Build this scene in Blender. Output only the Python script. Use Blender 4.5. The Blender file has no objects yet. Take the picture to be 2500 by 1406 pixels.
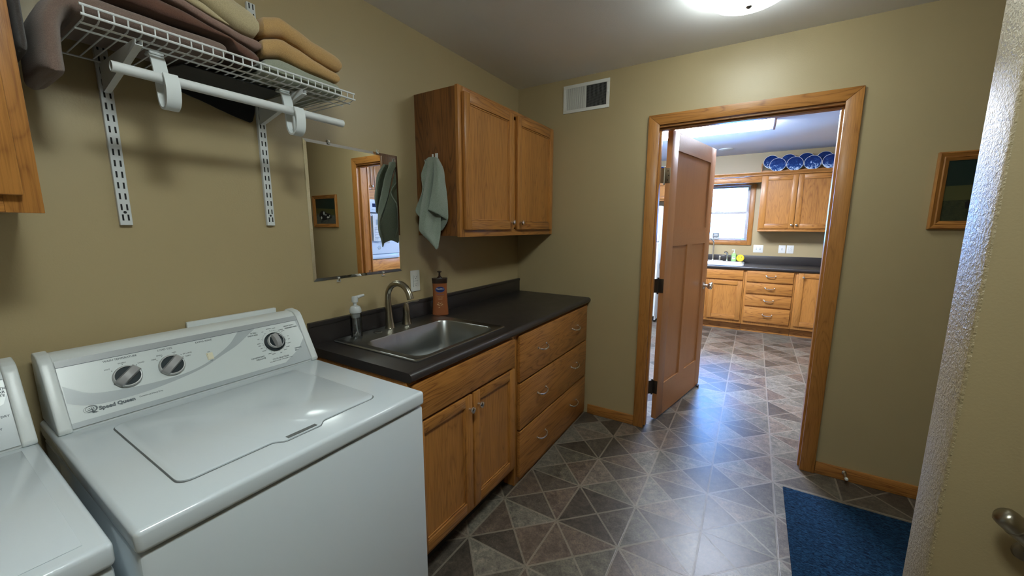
import bpy, bmesh, math, random
from mathutils import Vector, Matrix
random.seed(7)
sc = bpy.context.scene
C = sc.collection
PI = math.pi

# ------------------------------------------------------------------ camera
CAM = Vector((1.63541878, -2.73236411, 1.43482711))
YAW, PITCH, ROLL, FPX = -0.554180687, -0.156684689, 0.00111218121, 947.218511
fw = Vector((math.sin(YAW) * math.cos(PITCH), math.cos(YAW) * math.cos(PITCH), math.sin(PITCH)))
rt = Vector((math.cos(YAW), -math.sin(YAW), 0)); up = rt.cross(fw)
r2 = math.cos(ROLL) * rt + math.sin(ROLL) * up
u2 = -math.sin(ROLL) * rt + math.cos(ROLL) * up
cd = bpy.data.cameras.new('camera'); cam = bpy.data.objects.new('camera', cd); C.objects.link(cam)
cd.sensor_fit = 'HORIZONTAL'; cd.sensor_width = 36.0; cd.lens = FPX / 2500 * 36.0
cd.clip_start = 0.02; cd.clip_end = 100
M = Matrix((r2, u2, -fw)).transposed().to_4x4(); M.translation = CAM
cam.matrix_world = M
sc.camera = cam

# ------------------------------------------------------------------ world, light, exposure
SKY_COL, SKY_STR = (0.12, 0.40, 1.0), 44.0
FLUOR_COL, FLUOR_STR = (0.86, 0.94, 1.10), 78.0
DOME_COL, DOME_STR, DOME2_STR = (0.90, 1.0, 0.97), 28.0, 68.0
EXPOSURE = 0.0
w = bpy.data.worlds.new('sky'); sc.world = w; w.use_nodes = True
w.node_tree.nodes['Background'].inputs[0].default_value = (*SKY_COL, 1)
w.node_tree.nodes['Background'].inputs[1].default_value = SKY_STR
pl = bpy.data.lights.new('window_portal', 'AREA'); pl.shape = 'RECTANGLE'; pl.size = 0.86; pl.size_y = 0.9
pl.cycles.is_portal = True
po = bpy.data.objects.new('window_portal', pl); C.objects.link(po)
po.location = (1.13, 4.16, 1.62); po.rotation_euler = (-PI / 2, 0, 0)
pl2 = bpy.data.lights.new('added_window_portal', 'AREA'); pl2.shape = 'RECTANGLE'; pl2.size = 1.2; pl2.size_y = 1.2
pl2.cycles.is_portal = True
po2 = bpy.data.objects.new('added_window_portal', pl2); C.objects.link(po2)  # portal for the unseen side window added as kitchen daylight
po2.location = (-2.64, 2.2, 1.5); po2.rotation_euler = (0, -PI / 2, 0)
sc.view_settings.view_transform = 'Standard'; sc.view_settings.look = 'None'
sc.view_settings.exposure = EXPOSURE; sc.view_settings.gamma = 1.0
sc.view_settings.use_curve_mapping = False
sc.cycles.max_bounces = 10; sc.cycles.diffuse_bounces = 5; sc.cycles.glossy_bounces = 5
sc.cycles.transmission_bounces = 8; sc.cycles.transparent_max_bounces = 12
sc.cycles.sample_clamp_indirect = 6.0
sc.cycles.use_denoising = True

# ------------------------------------------------------------------ materials
MATS = {}
def newmat(name):
    m = bpy.data.materials.new(name); m.use_nodes = True
    MATS[name] = m
    return m, m.node_tree, m.node_tree.nodes['Principled BSDF']
def N(nt, t, **kw):
    n = nt.nodes.new(t)
    for k, v in kw.items():
        if k.startswith('i_'):
            n.inputs[int(k[2:]) if k[2:].isdigit() else k[2:]].default_value = v
        else: setattr(n, k, v)
    return n
def mathn(nt, op, a, b=None, c=None):
    n = nt.nodes.new('ShaderNodeMath'); n.operation = op
    for i, v in enumerate((a, b, c)):
        if v is None: continue
        if isinstance(v, (int, float)): n.inputs[i].default_value = v
        else: nt.links.new(v, n.inputs[i])
    return n.outputs[0]
def mixc(nt, f, a, b, mode='MIX'):
    n = nt.nodes.new('ShaderNodeMix'); n.data_type = 'RGBA'; n.blend_type = mode
    for i, v in ((0, f), (6, a), (7, b)):
        if isinstance(v, (int, float)): n.inputs[i].default_value = v
        elif isinstance(v, tuple): n.inputs[i].default_value = (*v[:3], 1)
        else: nt.links.new(v, n.inputs[i])
    return n.outputs[2]
def ramp(nt, f, stops, interp='LINEAR'):
    n = nt.nodes.new('ShaderNodeValToRGB'); cr = n.color_ramp; cr.interpolation = interp
    while len(cr.elements) < len(stops): cr.elements.new(0.5)
    for e, (p, c) in zip(cr.elements, stops):
        e.position = p; e.color = (*c, 1) if isinstance(c, tuple) else (c, c, c, 1)
    nt.links.new(f, n.inputs[0])
    return n.outputs[0]
def coords(nt, scale=(1, 1, 1), rot=(0, 0, 0)):
    tc = nt.nodes.new('ShaderNodeTexCoord'); mp = nt.nodes.new('ShaderNodeMapping')
    mp.inputs['Scale'].default_value = scale; mp.inputs['Rotation'].default_value = rot
    nt.links.new(tc.outputs['Object'], mp.inputs[0])
    return mp.outputs[0]
def noise(nt, vec, scale, detail=3, rough=0.5, dist=0.0):
    n = N(nt, 'ShaderNodeTexNoise'); n.inputs['Scale'].default_value = scale
    n.inputs['Detail'].default_value = detail; n.inputs['Roughness'].default_value = rough
    n.inputs['Distortion'].default_value = dist
    nt.links.new(vec, n.inputs['Vector'])
    return n.outputs[0]
def bump(nt, bsdf, h, strength, dist):
    b = N(nt, 'ShaderNodeBump'); b.inputs['Strength'].default_value = strength; b.inputs['Distance'].default_value = dist
    nt.links.new(h, b.inputs['Height']); nt.links.new(b.outputs[0], bsdf.inputs['Normal'])
def simple(name, col, rough=0.5, metal=0.0, spec=0.5, coat=0.0):
    m, nt, b = newmat(name)
    b.inputs['Base Color'].default_value = (*col, 1); b.inputs['Roughness'].default_value = rough
    b.inputs['Metallic'].default_value = metal; b.inputs['Specular IOR Level'].default_value = spec
    b.inputs['Coat Weight'].default_value = coat; b.inputs['Coat Roughness'].default_value = 0.1
    v = coords(nt); n = noise(nt, v, 60, 2)
    r = mathn(nt, 'MULTIPLY_ADD', n, 0.02, max(rough - 0.01, 0.0))
    nt.links.new(r, b.inputs['Roughness'])
    return m
def emis(name, col, st):
    m, nt, b = newmat(name)
    b.inputs['Base Color'].default_value = (0.8, 0.8, 0.8, 1)
    b.inputs['Emission Color'].default_value = (*col, 1); b.inputs['Emission Strength'].default_value = st
    b.inputs['Roughness'].default_value = 0.3
    return m
def wood(name, axis, light=(0.42, 0.180, 0.040), dark=(0.155, 0.052, 0.010), ring=1.0):
    m, nt, b = newmat(name)
    s = [10, 10, 10]; s[axis] = 1.0
    v = coords(nt, tuple(s))
    n1 = noise(nt, v, 1.0, 2.0, 0.42, 0.7)
    pp = mathn(nt, 'PINGPONG', mathn(nt, 'MULTIPLY', n1, 15.0), 0.5)
    rings = ramp(nt, pp, [(0.0, 1.0), (0.13, 0.35), (0.4, 0.0)])
    s2 = [330, 330, 330]; s2[axis] = 9
    st = noise(nt, coords(nt, tuple(s2)), 1.0, 2, 0.6)
    streak = ramp(nt, st, [(0.44, 0.0), (0.62, 1.0)])
    s3 = [7, 7, 7]; s3[axis] = 0.4
    br = noise(nt, coords(nt, tuple(s3)), 1.0, 1)
    f = mathn(nt, 'MULTIPLY', rings, 0.62 * ring)
    f = mathn(nt, 'ADD', f, mathn(nt, 'MULTIPLY', streak, 0.34))
    f = mathn(nt, 'ADD', f, mathn(nt, 'MULTIPLY', mathn(nt, 'SUBTRACT', br, 0.5), 0.9))
    c = ramp(nt, f, [(0.0, light), (0.42, tuple(a * 0.6 + d * 0.4 for a, d in zip(light, dark))), (1.0, dark)])
    nt.links.new(c, b.inputs['Base Color'])
    b.inputs['Roughness'].default_value = 0.38; b.inputs['Coat Weight'].default_value = 0.12; b.inputs['Specular IOR Level'].default_value = 0.4
    b.inputs['Coat Roughness'].default_value = 0.18
    bump(nt, b, streak, 0.12, 0.0006)
    return m
wood('oak_along_x', 0); wood('oak_along_y', 1); wood('oak_along_z', 2, ring=0.62)
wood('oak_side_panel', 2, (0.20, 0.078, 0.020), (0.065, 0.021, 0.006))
wood('smooth_fir', 2, (0.43, 0.205, 0.085), (0.32, 0.135, 0.05), 0.25)
wood('smooth_fir_x', 0, (0.43, 0.205, 0.085), (0.32, 0.135, 0.05), 0.25)
wood('smooth_fir_y', 1, (0.43, 0.205, 0.085), (0.32, 0.135, 0.05), 0.25)
OX, OY, OZ, OS = (MATS[k] for k in ('oak_along_x', 'oak_along_y', 'oak_along_z', 'oak_side_panel'))
OAK3 = [OX, OY, OZ]

def paint(name, col, bscale=170, bstr=0.25, rough=0.55, bdist=0.0015):
    m, nt, b = newmat(name)
    v = coords(nt)
    n = noise(nt, v, bscale, 2, 0.5)
    big = noise(nt, v, 2.2, 2)
    c = mixc(nt, big, tuple(x * 0.95 for x in col), tuple(x * 1.05 for x in col))
    nt.links.new(c, b.inputs['Base Color'])
    b.inputs['Roughness'].default_value = rough
    bump(nt, b, n, bstr, bdist)
    return m
WALL = paint('tan_wall_paint', (0.40, 0.315, 0.170), rough=0.42)
def orange_peel():
    m, nt, b = newmat('orange_peel_wall_paint')
    v = coords(nt)
    n = noise(nt, v, 120, 3, 0.6); r = ramp(nt, n, [(0.40, 0.0), (0.66, 1.0)])
    b.inputs['Base Color'].default_value = (0.40, 0.315, 0.170, 1)
    b.inputs['Roughness'].default_value = 0.4; b.inputs['Specular IOR Level'].default_value = 0.8
    bump(nt, b, r, 0.8, 0.002)
    return m
PEEL = orange_peel()
CEIL = paint('ceiling_paint', (0.87, 0.865, 0.87), 120, 0.3, 0.8)

def floor_mat():
    m, nt, b = newmat('vinyl_triangle_tile')
    tc = N(nt, 'ShaderNodeTexCoord'); sx = N(nt, 'ShaderNodeSeparateXYZ'); nt.links.new(tc.outputs['Object'], sx.inputs[0])
    T = 0.3065
    u = mathn(nt, 'DIVIDE', mathn(nt, 'SUBTRACT', sx.outputs[0], 0.615 - 30 * T), T)
    v = mathn(nt, 'DIVIDE', mathn(nt, 'SUBTRACT', sx.outputs[1], -0.546 - 30 * T), T)
    fu = mathn(nt, 'FRACT', u); fv = mathn(nt, 'FRACT', v)
    iu = mathn(nt, 'FLOOR', u); iv = mathn(nt, 'FLOOR', v)
    d1 = mathn(nt, 'SUBTRACT', fu, fv); d2 = mathn(nt, 'SUBTRACT', mathn(nt, 'ADD', fu, fv), 1.0)
    tid = mathn(nt, 'ADD', mathn(nt, 'GREATER_THAN', d1, 0.0), mathn(nt, 'MULTIPLY', mathn(nt, 'GREATER_THAN', d2, 0.0), 2.0))
    cv = N(nt, 'ShaderNodeCombineXYZ')
    nt.links.new(iu, cv.inputs[0]); nt.links.new(iv, cv.inputs[1]); nt.links.new(tid, cv.inputs[2])
    wn = N(nt, 'ShaderNodeTexWhiteNoise'); wn.noise_dimensions = '3D'; nt.links.new(cv.outputs[0], wn.inputs[0])
    base = ramp(nt, wn.outputs[0], [(0.0, (0.058, 0.047, 0.036)), (0.17, (0.108, 0.080, 0.060)), (0.34, (0.104, 0.093, 0.072)), (0.5, (0.078, 0.064, 0.050)),
                                    (0.66, (0.138, 0.110, 0.085)), (0.83, (0.142, 0.128, 0.102))], 'CONSTANT')
    # mottled stone
    add = N(nt, 'ShaderNodeVectorMath'); add.operation = 'ADD'; nt.links.new(tc.outputs['Object'], add.inputs[0]); nt.links.new(wn.outputs[1], add.inputs[1])
    mp = N(nt, 'ShaderNodeMapping'); mp.inputs['Scale'].default_value = (1, 1, 1); nt.links.new(add.outputs[0], mp.inputs[0])
    n1 = noise(nt, mp.outputs[0], 28, 6, 0.66, 0.6); n2 = noise(nt, mp.outputs[0], 9, 3, 0.6, 0.4)
    mo = ramp(nt, n1, [(0.34, (0.60, 0.59, 0.58)), (0.5, (0.95, 0.95, 0.95)), (0.68, (1.42, 1.38, 1.33))])
    base = mixc(nt, 1.0, base, mo, 'MULTIPLY')
    mo2 = ramp(nt, n2, [(0.3, (0.8, 0.8, 0.8)), (0.7, (1.2, 1.2, 1.2))])
    base = mixc(nt, 1.0, base, mo2, 'MULTIPLY')
    n3 = noise(nt, mp.outputs[0], 130, 3, 0.7, 0.3)
    base = mixc(nt, 1.0, base, ramp(nt, n3, [(0.35, (0.72, 0.72, 0.72)), (0.65, (1.28, 1.27, 1.25))]), 'MULTIPLY')
    # grout: distances in metres
    def near(f):  # distance to nearest integer
        return mathn(nt, 'MULTIPLY', mathn(nt, 'SUBTRACT', 0.5, mathn(nt, 'ABSOLUTE', mathn(nt, 'SUBTRACT', f, 0.5))), T)
    da = mathn(nt, 'MINIMUM', near(fu), near(fv))
    db = mathn(nt, 'MULTIPLY', mathn(nt, 'MINIMUM', mathn(nt, 'ABSOLUTE', d1), mathn(nt, 'ABSOLUTE', d2)), T * 0.7071)
    d = mathn(nt, 'MINIMUM', da, db)
    d = mathn(nt, 'ADD', d, mathn(nt, 'MULTIPLY', mathn(nt, 'SUBTRACT', n1, 0.5), 0.0035))
    g = ramp(nt, mathn(nt, 'MULTIPLY', d, 100.0), [(0.0, 0.25), (0.08, 0.7), (0.2, 1.0), (0.36, 0.85), (0.50, 0.0)])
    col = mixc(nt, mathn(nt, 'MULTIPLY', g, 0.72), base, (0.25, 0.215, 0.165))
    nt.links.new(col, b.inputs['Base Color'])
    rr = mathn(nt, 'MULTIPLY_ADD', n1, 0.08, 0.31)
    nt.links.new(rr, b.inputs['Roughness'])
    b.inputs['Specular IOR Level'].default_value = 0.46
    hh = mathn(nt, 'SUBTRACT', mathn(nt, 'MULTIPLY', n1, 0.6), mathn(nt, 'MULTIPLY', g, 0.8))
    bump(nt, b, hh, 0.22, 0.0012)
    return m
FLOOR = floor_mat()

def counter_mat(name, a, bcol, rough):
    m, nt, b = newmat(name)
    v = coords(nt)
    n1 = noise(nt, v, 10, 5, 0.65, 0.6); n2 = noise(nt, v, 120, 3)
    c = mixc(nt, n1, a, bcol); c = mixc(nt, mathn(nt, 'MULTIPLY', n2, 0.16), c, (0.06, 0.052, 0.05))
    nt.links.new(c, b.inputs['Base Color'])
    nt.links.new(mathn(nt, 'MULTIPLY_ADD', n1, 0.14, rough), b.inputs['Roughness'])
    bump(nt, b, n2, 0.08, 0.0005)
    return m
COUNTER = counter_mat('dark_laminate', (0.008, 0.0065, 0.0065), (0.026, 0.021, 0.020), 0.30)

def brushed(name, col, rough, sc3=(4, 200, 200), mix=0.12):
    m, nt, b = newmat(name)
    n = noise(nt, coords(nt, sc3), 1.0, 3)
    nt.links.new(mathn(nt, 'MULTIPLY_ADD', n, mix, rough), b.inputs['Roughness'])
    b.inputs['Base Color'].default_value = (*col, 1); b.inputs['Metallic'].default_value = 1.0
    return m
STEEL = brushed('stainless_steel', (0.34, 0.35, 0.345), 0.28, (0.6, 9, 9), 0.05)
NICKEL = brushed('brushed_nickel', (0.36, 0.33, 0.265), 0.26, (20, 20, 2), 0.05)
CHROME = simple('satin_chrome', (0.75, 0.73, 0.70), 0.16, 1.0)
HINGEM = simple('hinge_metal', (0.42, 0.38, 0.30), 0.35, 1.0)
DARKMET = simple('dark_hinge_metal', (0.07, 0.06, 0.05), 0.4, 0.8)
ENAMEL = simple('white_enamel', (0.63, 0.69, 0.73), 0.16, coat=0.4)
PLASTW = simple('white_plastic', (0.66, 0.70, 0.70), 0.32)
PANELW = simple('console_face', (0.60, 0.65, 0.65), 0.28)
PANELG = simple('console_face_grey', (0.38, 0.42, 0.44), 0.28)
STRIPG = simple('console_grey_strip', (0.32, 0.34, 0.35), 0.35)
DARKG = simple('dark_grey_plastic', (0.012, 0.020, 0.024), 0.55, spec=0.25)
KNOBG = simple('knob_grey_plastic', (0.33, 0.33, 0.335), 0.35)
KNOBL = simple('knob_light_plastic', (0.46, 0.47, 0.47), 0.3)
IVORY = simple('ivory_switch', (0.72, 0.68, 0.52), 0.35)
INK = simple('grey_print', (0.07, 0.09, 0.10), 0.5)
INKL = simple('light_grey_print', (0.22, 0.26, 0.28), 0.5)
POWDER = simple('white_powder_coat', (0.66, 0.68, 0.68), 0.35)
BLACK = simple('black_hole', (0.006, 0.006, 0.006), 0.8)
RUBBER = simple('dark_rubber', (0.02, 0.018, 0.017), 0.6)
WHITEP = simple('white_cover_plate', (0.72, 0.72, 0.68), 0.35)
PORC = simple('white_porcelain', (0.75, 0.78, 0.78), 0.12, coat=0.5)
VINYLW = simple('white_window_vinyl', (0.42, 0.42, 0.47), 0.4)

def fabric(name, col, col2, scale=420, fold=14, bs=0.6):
    m, nt, b = newmat(name)
    v = coords(nt)
    n = noise(nt, v, scale, 2, 0.7); n2 = noise(nt, v, fold, 3, 0.6)
    c = mixc(nt, ramp(nt, n, [(0.3, 0.0), (0.7, 1.0)]), col2, col)
    c = mixc(nt, mathn(nt, 'MULTIPLY', n2, 0.3), c, tuple(x * 0.75 for x in col))
    nt.links.new(c, b.inputs['Base Color'])
    b.inputs['Roughness'].default_value = 0.95; b.inputs['Specular IOR Level'].default_value = 0.1
    b.inputs['Sheen Weight'].default_value = 0.35; b.inputs['Sheen Roughness'].default_value = 0.5
    bump(nt, b, noise(nt, v, scale * 1.25, 3, 0.75), bs, 0.0035)
    return m
F_TAN = fabric('tan_terry', (0.60, 0.37, 0.145), (0.42, 0.25, 0.09))
F_SAGE = fabric('sage_terry', (0.36, 0.38, 0.29), (0.24, 0.26, 0.20))
F_CREAM = fabric('cream_terry', (0.60, 0.50, 0.30), (0.44, 0.36, 0.21))
F_MAUVE = fabric('mauve_terry', (0.30, 0.19, 0.15), (0.20, 0.12, 0.095))
F_BROWN = fabric('brown_terry', (0.15, 0.07, 0.045), (0.09, 0.04, 0.025))
F_GREY = fabric('taupe_terry', (0.22, 0.15, 0.12), (0.14, 0.095, 0.075))
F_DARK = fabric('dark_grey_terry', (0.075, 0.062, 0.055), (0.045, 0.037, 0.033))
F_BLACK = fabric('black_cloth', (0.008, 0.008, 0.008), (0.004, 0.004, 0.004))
F_HAND = fabric('hand_towel_terry', (0.29, 0.335, 0.275), (0.19, 0.23, 0.185), 300)
F_WHITE = fabric('white_towel', (0.75, 0.75, 0.72), (0.6, 0.6, 0.58), 300)

def mat_rug():
    m, nt, b = newmat('blue_ribbed_mat')
    v = coords(nt, (55, 130, 1)); n = noise(nt, v, 1.0, 3, 0.6, 1.2)
    c = ramp(nt, n, [(0.38, (0.0010, 0.0065, 0.020)), (0.5, (0.0045, 0.023, 0.055)), (0.66, (0.012, 0.05, 0.10))])
    nt.links.new(c, b.inputs['Base Color']); b.inputs['Roughness'].default_value = 0.95
    b.inputs['Specular IOR Level'].default_value = 0.15
    bump(nt, b, n, 0.8, 0.004)
    return m
RUG = mat_rug()
def glassy(name, col, tr):
    m, nt, b = newmat(name)
    out = nt.nodes['Material Output']
    t = N(nt, 'ShaderNodeBsdfTransparent'); t.inputs[0].default_value = (*col, 1)
    g = N(nt, 'ShaderNodeBsdfGlossy'); g.inputs['Roughness'].default_value = 0.03
    mx = N(nt, 'ShaderNodeMixShader'); fr = N(nt, 'ShaderNodeFresnel')
    f = mathn(nt, 'ADD', fr.outputs[0], tr)
    nt.links.new(f, mx.inputs[0]); nt.links.new(t.outputs[0], mx.inputs[1]); nt.links.new(g.outputs[0], mx.inputs[2])
    nt.links.new(mx.outputs[0], out.inputs[0])
    return m
PANE = glassy('window_pane', (0.97, 0.98, 1.0), 0.0)
CLEAR = glassy('clear_plastic', (0.90, 0.93, 0.93), 0.10)
MILKY = simple('milky_plastic', (0.55, 0.58, 0.58), 0.25)
m, nt, b = newmat('milky_collar'); b.inputs['Base Color'].default_value = (0.6, 0.62, 0.64, 1); b.inputs['Transmission Weight'].default_value = 0.35; b.inputs['Roughness'].default_value = 0.3
COLLAR = m
m, nt, b = newmat('mirror_glass'); b.inputs['Base Color'].default_value = (0.86, 0.88, 0.86, 1); b.inputs['Metallic'].default_value = 1.0; b.inputs['Roughness'].default_value = 0.0
MIRROR = m
DOME = emis('lit_frosted_glass', DOME_COL, DOME_STR); DOME2 = emis('brightly_lit_frosted_glass', DOME_COL, DOME2_STR)
FLUOR = emis('lit_diffuser', FLUOR_COL, FLUOR_STR)
GREEN = glassy('green_soap', (0.45, 0.75, 0.25), 0.02)
YELLOW = simple('yellow_sponge', (0.68, 0.52, 0.02), 0.7)
LOTION = simple('copper_brown_bottle', (0.27, 0.082, 0.025), 0.33)
LOTCAP = simple('dark_brown_cap', (0.022, 0.010, 0.006), 0.3)
NAVY = simple('navy_label', (0.008, 0.02, 0.10), 0.35)
BLUEL = simple('blue_label', (0.03, 0.11, 0.38), 0.35)
CREAMP = simple('cream_print', (0.62, 0.42, 0.22), 0.5)
WHITEPR = simple('white_print', (0.8, 0.82, 0.85), 0.4)
SLATE = simple('slate_block', (0.16, 0.17, 0.17), 0.6)
ACRYL = simple('clear_clip', (0.5, 0.5, 0.46), 0.1, coat=0.5)
BLUEGL = simple('blue_glass_trinket', (0.35, 0.55, 0.75), 0.1)
DISPLAY = simple('oven_display', (0.01, 0.02, 0.06), 0.1)

def plate_mat(name, seed, c2):
    m, nt, b = newmat(name)
    tc = N(nt, 'ShaderNodeTexCoord'); mp = N(nt, 'ShaderNodeMapping'); mp.inputs['Location'].default_value = (seed * 3.1, seed * 1.7, 0)
    nt.links.new(tc.outputs['Object'], mp.inputs[0])
    n = noise(nt, mp.outputs[0], 24, 4, 0.6, 1.2)
    sx = N(nt, 'ShaderNodeSeparateXYZ'); nt.links.new(tc.outputs['Object'], sx.inputs[0])
    h = mathn(nt, 'MULTIPLY_ADD', sx.outputs[2], -2.4, 0.24)   # snow drawn on the lower half of the picture
    c = ramp(nt, mathn(nt, 'ADD', n, h), [(0.0, (0.003, 0.012, 0.075)), (0.46, (0.005, 0.025, 0.13)), (0.60, (0.015, 0.06, 0.21)), (0.66, (0.14, 0.25, 0.46)), (0.74, c2)])
    nt.links.new(c, b.inputs['Base Color']); b.inputs['Roughness'].default_value = 0.12
    return m
PLATEM = [plate_mat('blue_plate_glaze_%s' % s, i, (0.55, 0.68, 0.85)) for i, s in enumerate(('cottage', 'sky', 'church', 'snow', 'night', 'trees', 'hills', 'lake'))]

# ------------------------------------------------------------------ mesh builder
class MB:
    def __init__(s): s.bm = bmesh.new(); s.mi = 0
    def _fin(s, faces, mi=None):
        for f in faces: f.material_index = s.mi if mi is None else mi
    def box(s, x0, x1, y0, y1, z0, z1, bev=0.0, seg=2, mi=None):
        bm = bmesh.new()
        bmesh.ops.create_cube(bm, size=1.0)
        for v in bm.verts:
            v.co = Vector(((x0 + x1) / 2 + v.co.x * (x1 - x0), (y0 + y1) / 2 + v.co.y * (y1 - y0), (z0 + z1) / 2 + v.co.z * (z1 - z0)))
        if bev > 0: bmesh.ops.bevel(bm, geom=list(bm.edges), offset=min(bev, 0.49 * min(abs(x1 - x0), abs(y1 - y0), abs(z1 - z0))), segments=seg, affect='EDGES', profile=0.5)
        s.merge(bm, mi=mi); return s
    def merge(s, bm, mat=None, mi=None):
        mp = {}
        for v in bm.verts: mp[v] = s.bm.verts.new(mat @ v.co if mat else v.co)
        for f in bm.faces:
            try: nf = s.bm.faces.new([mp[v] for v in f.verts])
            except ValueError: continue
            nf.material_index = s.mi if mi is None else mi
        bm.free()
    def face(s, pts, mi=None):
        f = s.bm.faces.new([s.bm.verts.new(p) for p in pts]); f.material_index = s.mi if mi is None else mi; return f
    def rings(s, rings, closed=True, cap0=True, cap1=True, mi=None):
        mi = s.mi if mi is None else mi
        vr = [[s.bm.verts.new(p) for p in r] for r in rings]
        n = len(vr[0])
        for a, b in zip(vr, vr[1:]):
            for i in range(n if closed else n - 1):
                j = (i + 1) % n
                f = s.bm.faces.new((a[i], a[j], b[j], b[i])); f.material_index = mi
        if cap0 and n > 2: f = s.bm.faces.new(vr[0][::-1]); f.material_index = mi
        if cap1 and n > 2: f = s.bm.faces.new(vr[-1]); f.material_index = mi
        return s
    def tube(s, pts, r, seg=10, closed=False, mi=None, sq=(1, 1)):
        pts = [Vector(p) for p in pts]; n = len(pts)
        rr = r if isinstance(r, (list, tuple)) else [r] * n
        out = []; ref = None
        for i, p in enumerate(pts):
            if closed: t = (pts[(i + 1) % n] - pts[i - 1]).normalized()
            else: t = (pts[min(i + 1, n - 1)] - pts[max(i - 1, 0)]).normalized()
            if ref is None:
                ref = Vector((0, 0, 1)) if abs(t.z) < 0.9 else Vector((1, 0, 0))
            a = (ref - t * ref.dot(t)).normalized(); ref = a; b = t.cross(a)
            out.append([p + a * (math.cos(q * 2 * PI / seg) * rr[i] * sq[0]) + b * (math.sin(q * 2 * PI / seg) * rr[i] * sq[1]) for q in range(seg)])
        if closed: out.append(out[0])
        s.rings(out, cap0=not closed, cap1=not closed, mi=mi); return s
    def cyl(s, p0, p1, r0, r1=None, seg=20, mi=None):
        return s.tube([p0, p1], [r0, r1 if r1 is not None else r0], seg, mi=mi)
    def lathe(s, prof, c, ax=(0, 0, 1), seg=32, mi=None, cap=True):
        ax = Vector(ax).normalized(); c = Vector(c)
        a = ax.orthogonal().normalized(); b = ax.cross(a)
        out = [[c + ax * h + (a * math.cos(q * 2 * PI / seg) + b * math.sin(q * 2 * PI / seg)) * max(r, 1e-5) for q in range(seg)] for r, h in prof]
        return s.rings(out, cap0=cap, cap1=cap, mi=mi)
    def prism(s, poly, f, t0, t1, mi=None):   # poly 2D, f(a,b,t) -> point
        return s.rings([[Vector(f(a, b, t0)) for a, b in poly], [Vector(f(a, b, t1)) for a, b in poly]], mi=mi)
    def sphere(s, c, r, seg=16, sc3=(1, 1, 1), mi=None):
        n = seg // 2; out = []
        for i in range(n + 1):
            th = PI * i / n
            out.append([Vector((c[0] + sc3[0] * max(r * math.sin(th), 1e-5) * math.cos(q * 2 * PI / seg), c[1] + sc3[1] * max(r * math.sin(th), 1e-5) * math.sin(q * 2 * PI / seg), c[2] + sc3[2] * r * math.cos(th))) for q in range(seg)])
        return s.rings(out, mi=mi)
    def text(s, body, mat, size, align='CENTER', mi=None, ext=0.0, sx=1.0, bold=0.0):
        cu = bpy.data.curves.new('t', 'FONT'); cu.body = body; cu.size = size; cu.align_x = align; cu.align_y = 'CENTER'
        cu.extrude = 0.0002 + ext; cu.resolution_u = 2; cu.offset = bold
        ob = bpy.data.objects.new('t', cu); C.objects.link(ob)
        bpy.context.view_layer.update()
        dg = bpy.context.evaluated_depsgraph_get()
        me = bpy.data.meshes.new_from_object(ob.evaluated_get(dg))
        bm = bmesh.new(); bm.from_mesh(me)
        s.merge(bm, mat @ Matrix.Diagonal((sx, 1, 1, 1)), mi=mi)
        bpy.data.objects.remove(ob); bpy.data.curves.remove(cu); bpy.data.meshes.remove(me)
        return s

def wl(o):
    v = Vector((0, 0, 0))
    while o: v = v + o.location; o = o.parent
    return v
def obj(name, mb, mats, parent=None, base=None, smooth=35, label=None, fixn=True):
    bm = mb.bm
    if fixn: bmesh.ops.recalc_face_normals(bm, faces=list(bm.faces))
    me = bpy.data.meshes.new(name)
    if parent: off = wl(parent)
    elif base is not None: off = Vector(base)
    else: off = Vector((0, 0, 0))
    for v in bm.verts: v.co -= off
    bm.to_mesh(me); bm.free()
    for m_ in (mats if isinstance(mats, (list, tuple)) else [mats]): me.materials.append(m_)
    if smooth:
        for p in me.polygons: p.use_smooth = True
        me.set_sharp_from_angle(angle=math.radians(smooth))
    o = bpy.data.objects.new(name, me); C.objects.link(o)
    if parent: o.parent = parent
    else: o.location = off
    if label: o['label'] = label
    return o
def tag(o, label, cat, group=None):
    o['label'] = label; o['category'] = cat
    if group: o['group'] = group
    return o
def thing(name, label, cat, loc, group=None):
    o = bpy.data.objects.new(name, None); C.objects.link(o); o.location = loc; o.empty_display_size = 0.05
    return tag(o, label, cat, group)
def struct(name, mb, mats, parent=None, smooth=None, base=None):
    o = obj(name, mb, mats, parent, base, smooth)
    if not parent: o['kind'] = 'structure'
    return o
def sempty(name, loc):
    o = bpy.data.objects.new(name, None); C.objects.link(o); o.location = loc; o['kind'] = 'structure'; o.empty_display_size = 0.05
    return o
def copy_tree(o, dloc=(0, 0, 0), label=None):
    r = o.copy(); C.objects.link(r); r.location = o.location + Vector(dloc)
    if label: r['label'] = label
    for ch in [c for c in bpy.data.objects if c.parent == o]:
        c = ch.copy(); C.objects.link(c); c.parent = r
        for g in [q for q in bpy.data.objects if q.parent == ch]:
            d = g.copy(); C.objects.link(d); d.parent = c
    return r

def smooth_line(L, k=6):
    out = []
    for i in range(len(L) - 1):
        p0, p1, p2, p3 = L[max(i - 1, 0)], L[i], L[i + 1], L[min(i + 2, len(L) - 1)]
        for j in range(k):
            f = j / k; out.append(tuple(0.5 * (2 * p1[q] + (p2[q] - p0[q]) * f + (2 * p0[q] - 5 * p1[q] + 4 * p2[q] - p3[q]) * f * f + (3 * p1[q] - p0[q] - 3 * p2[q] + p3[q]) * f ** 3) for q in (0, 1)))
    return out + [L[-1]]
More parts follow.
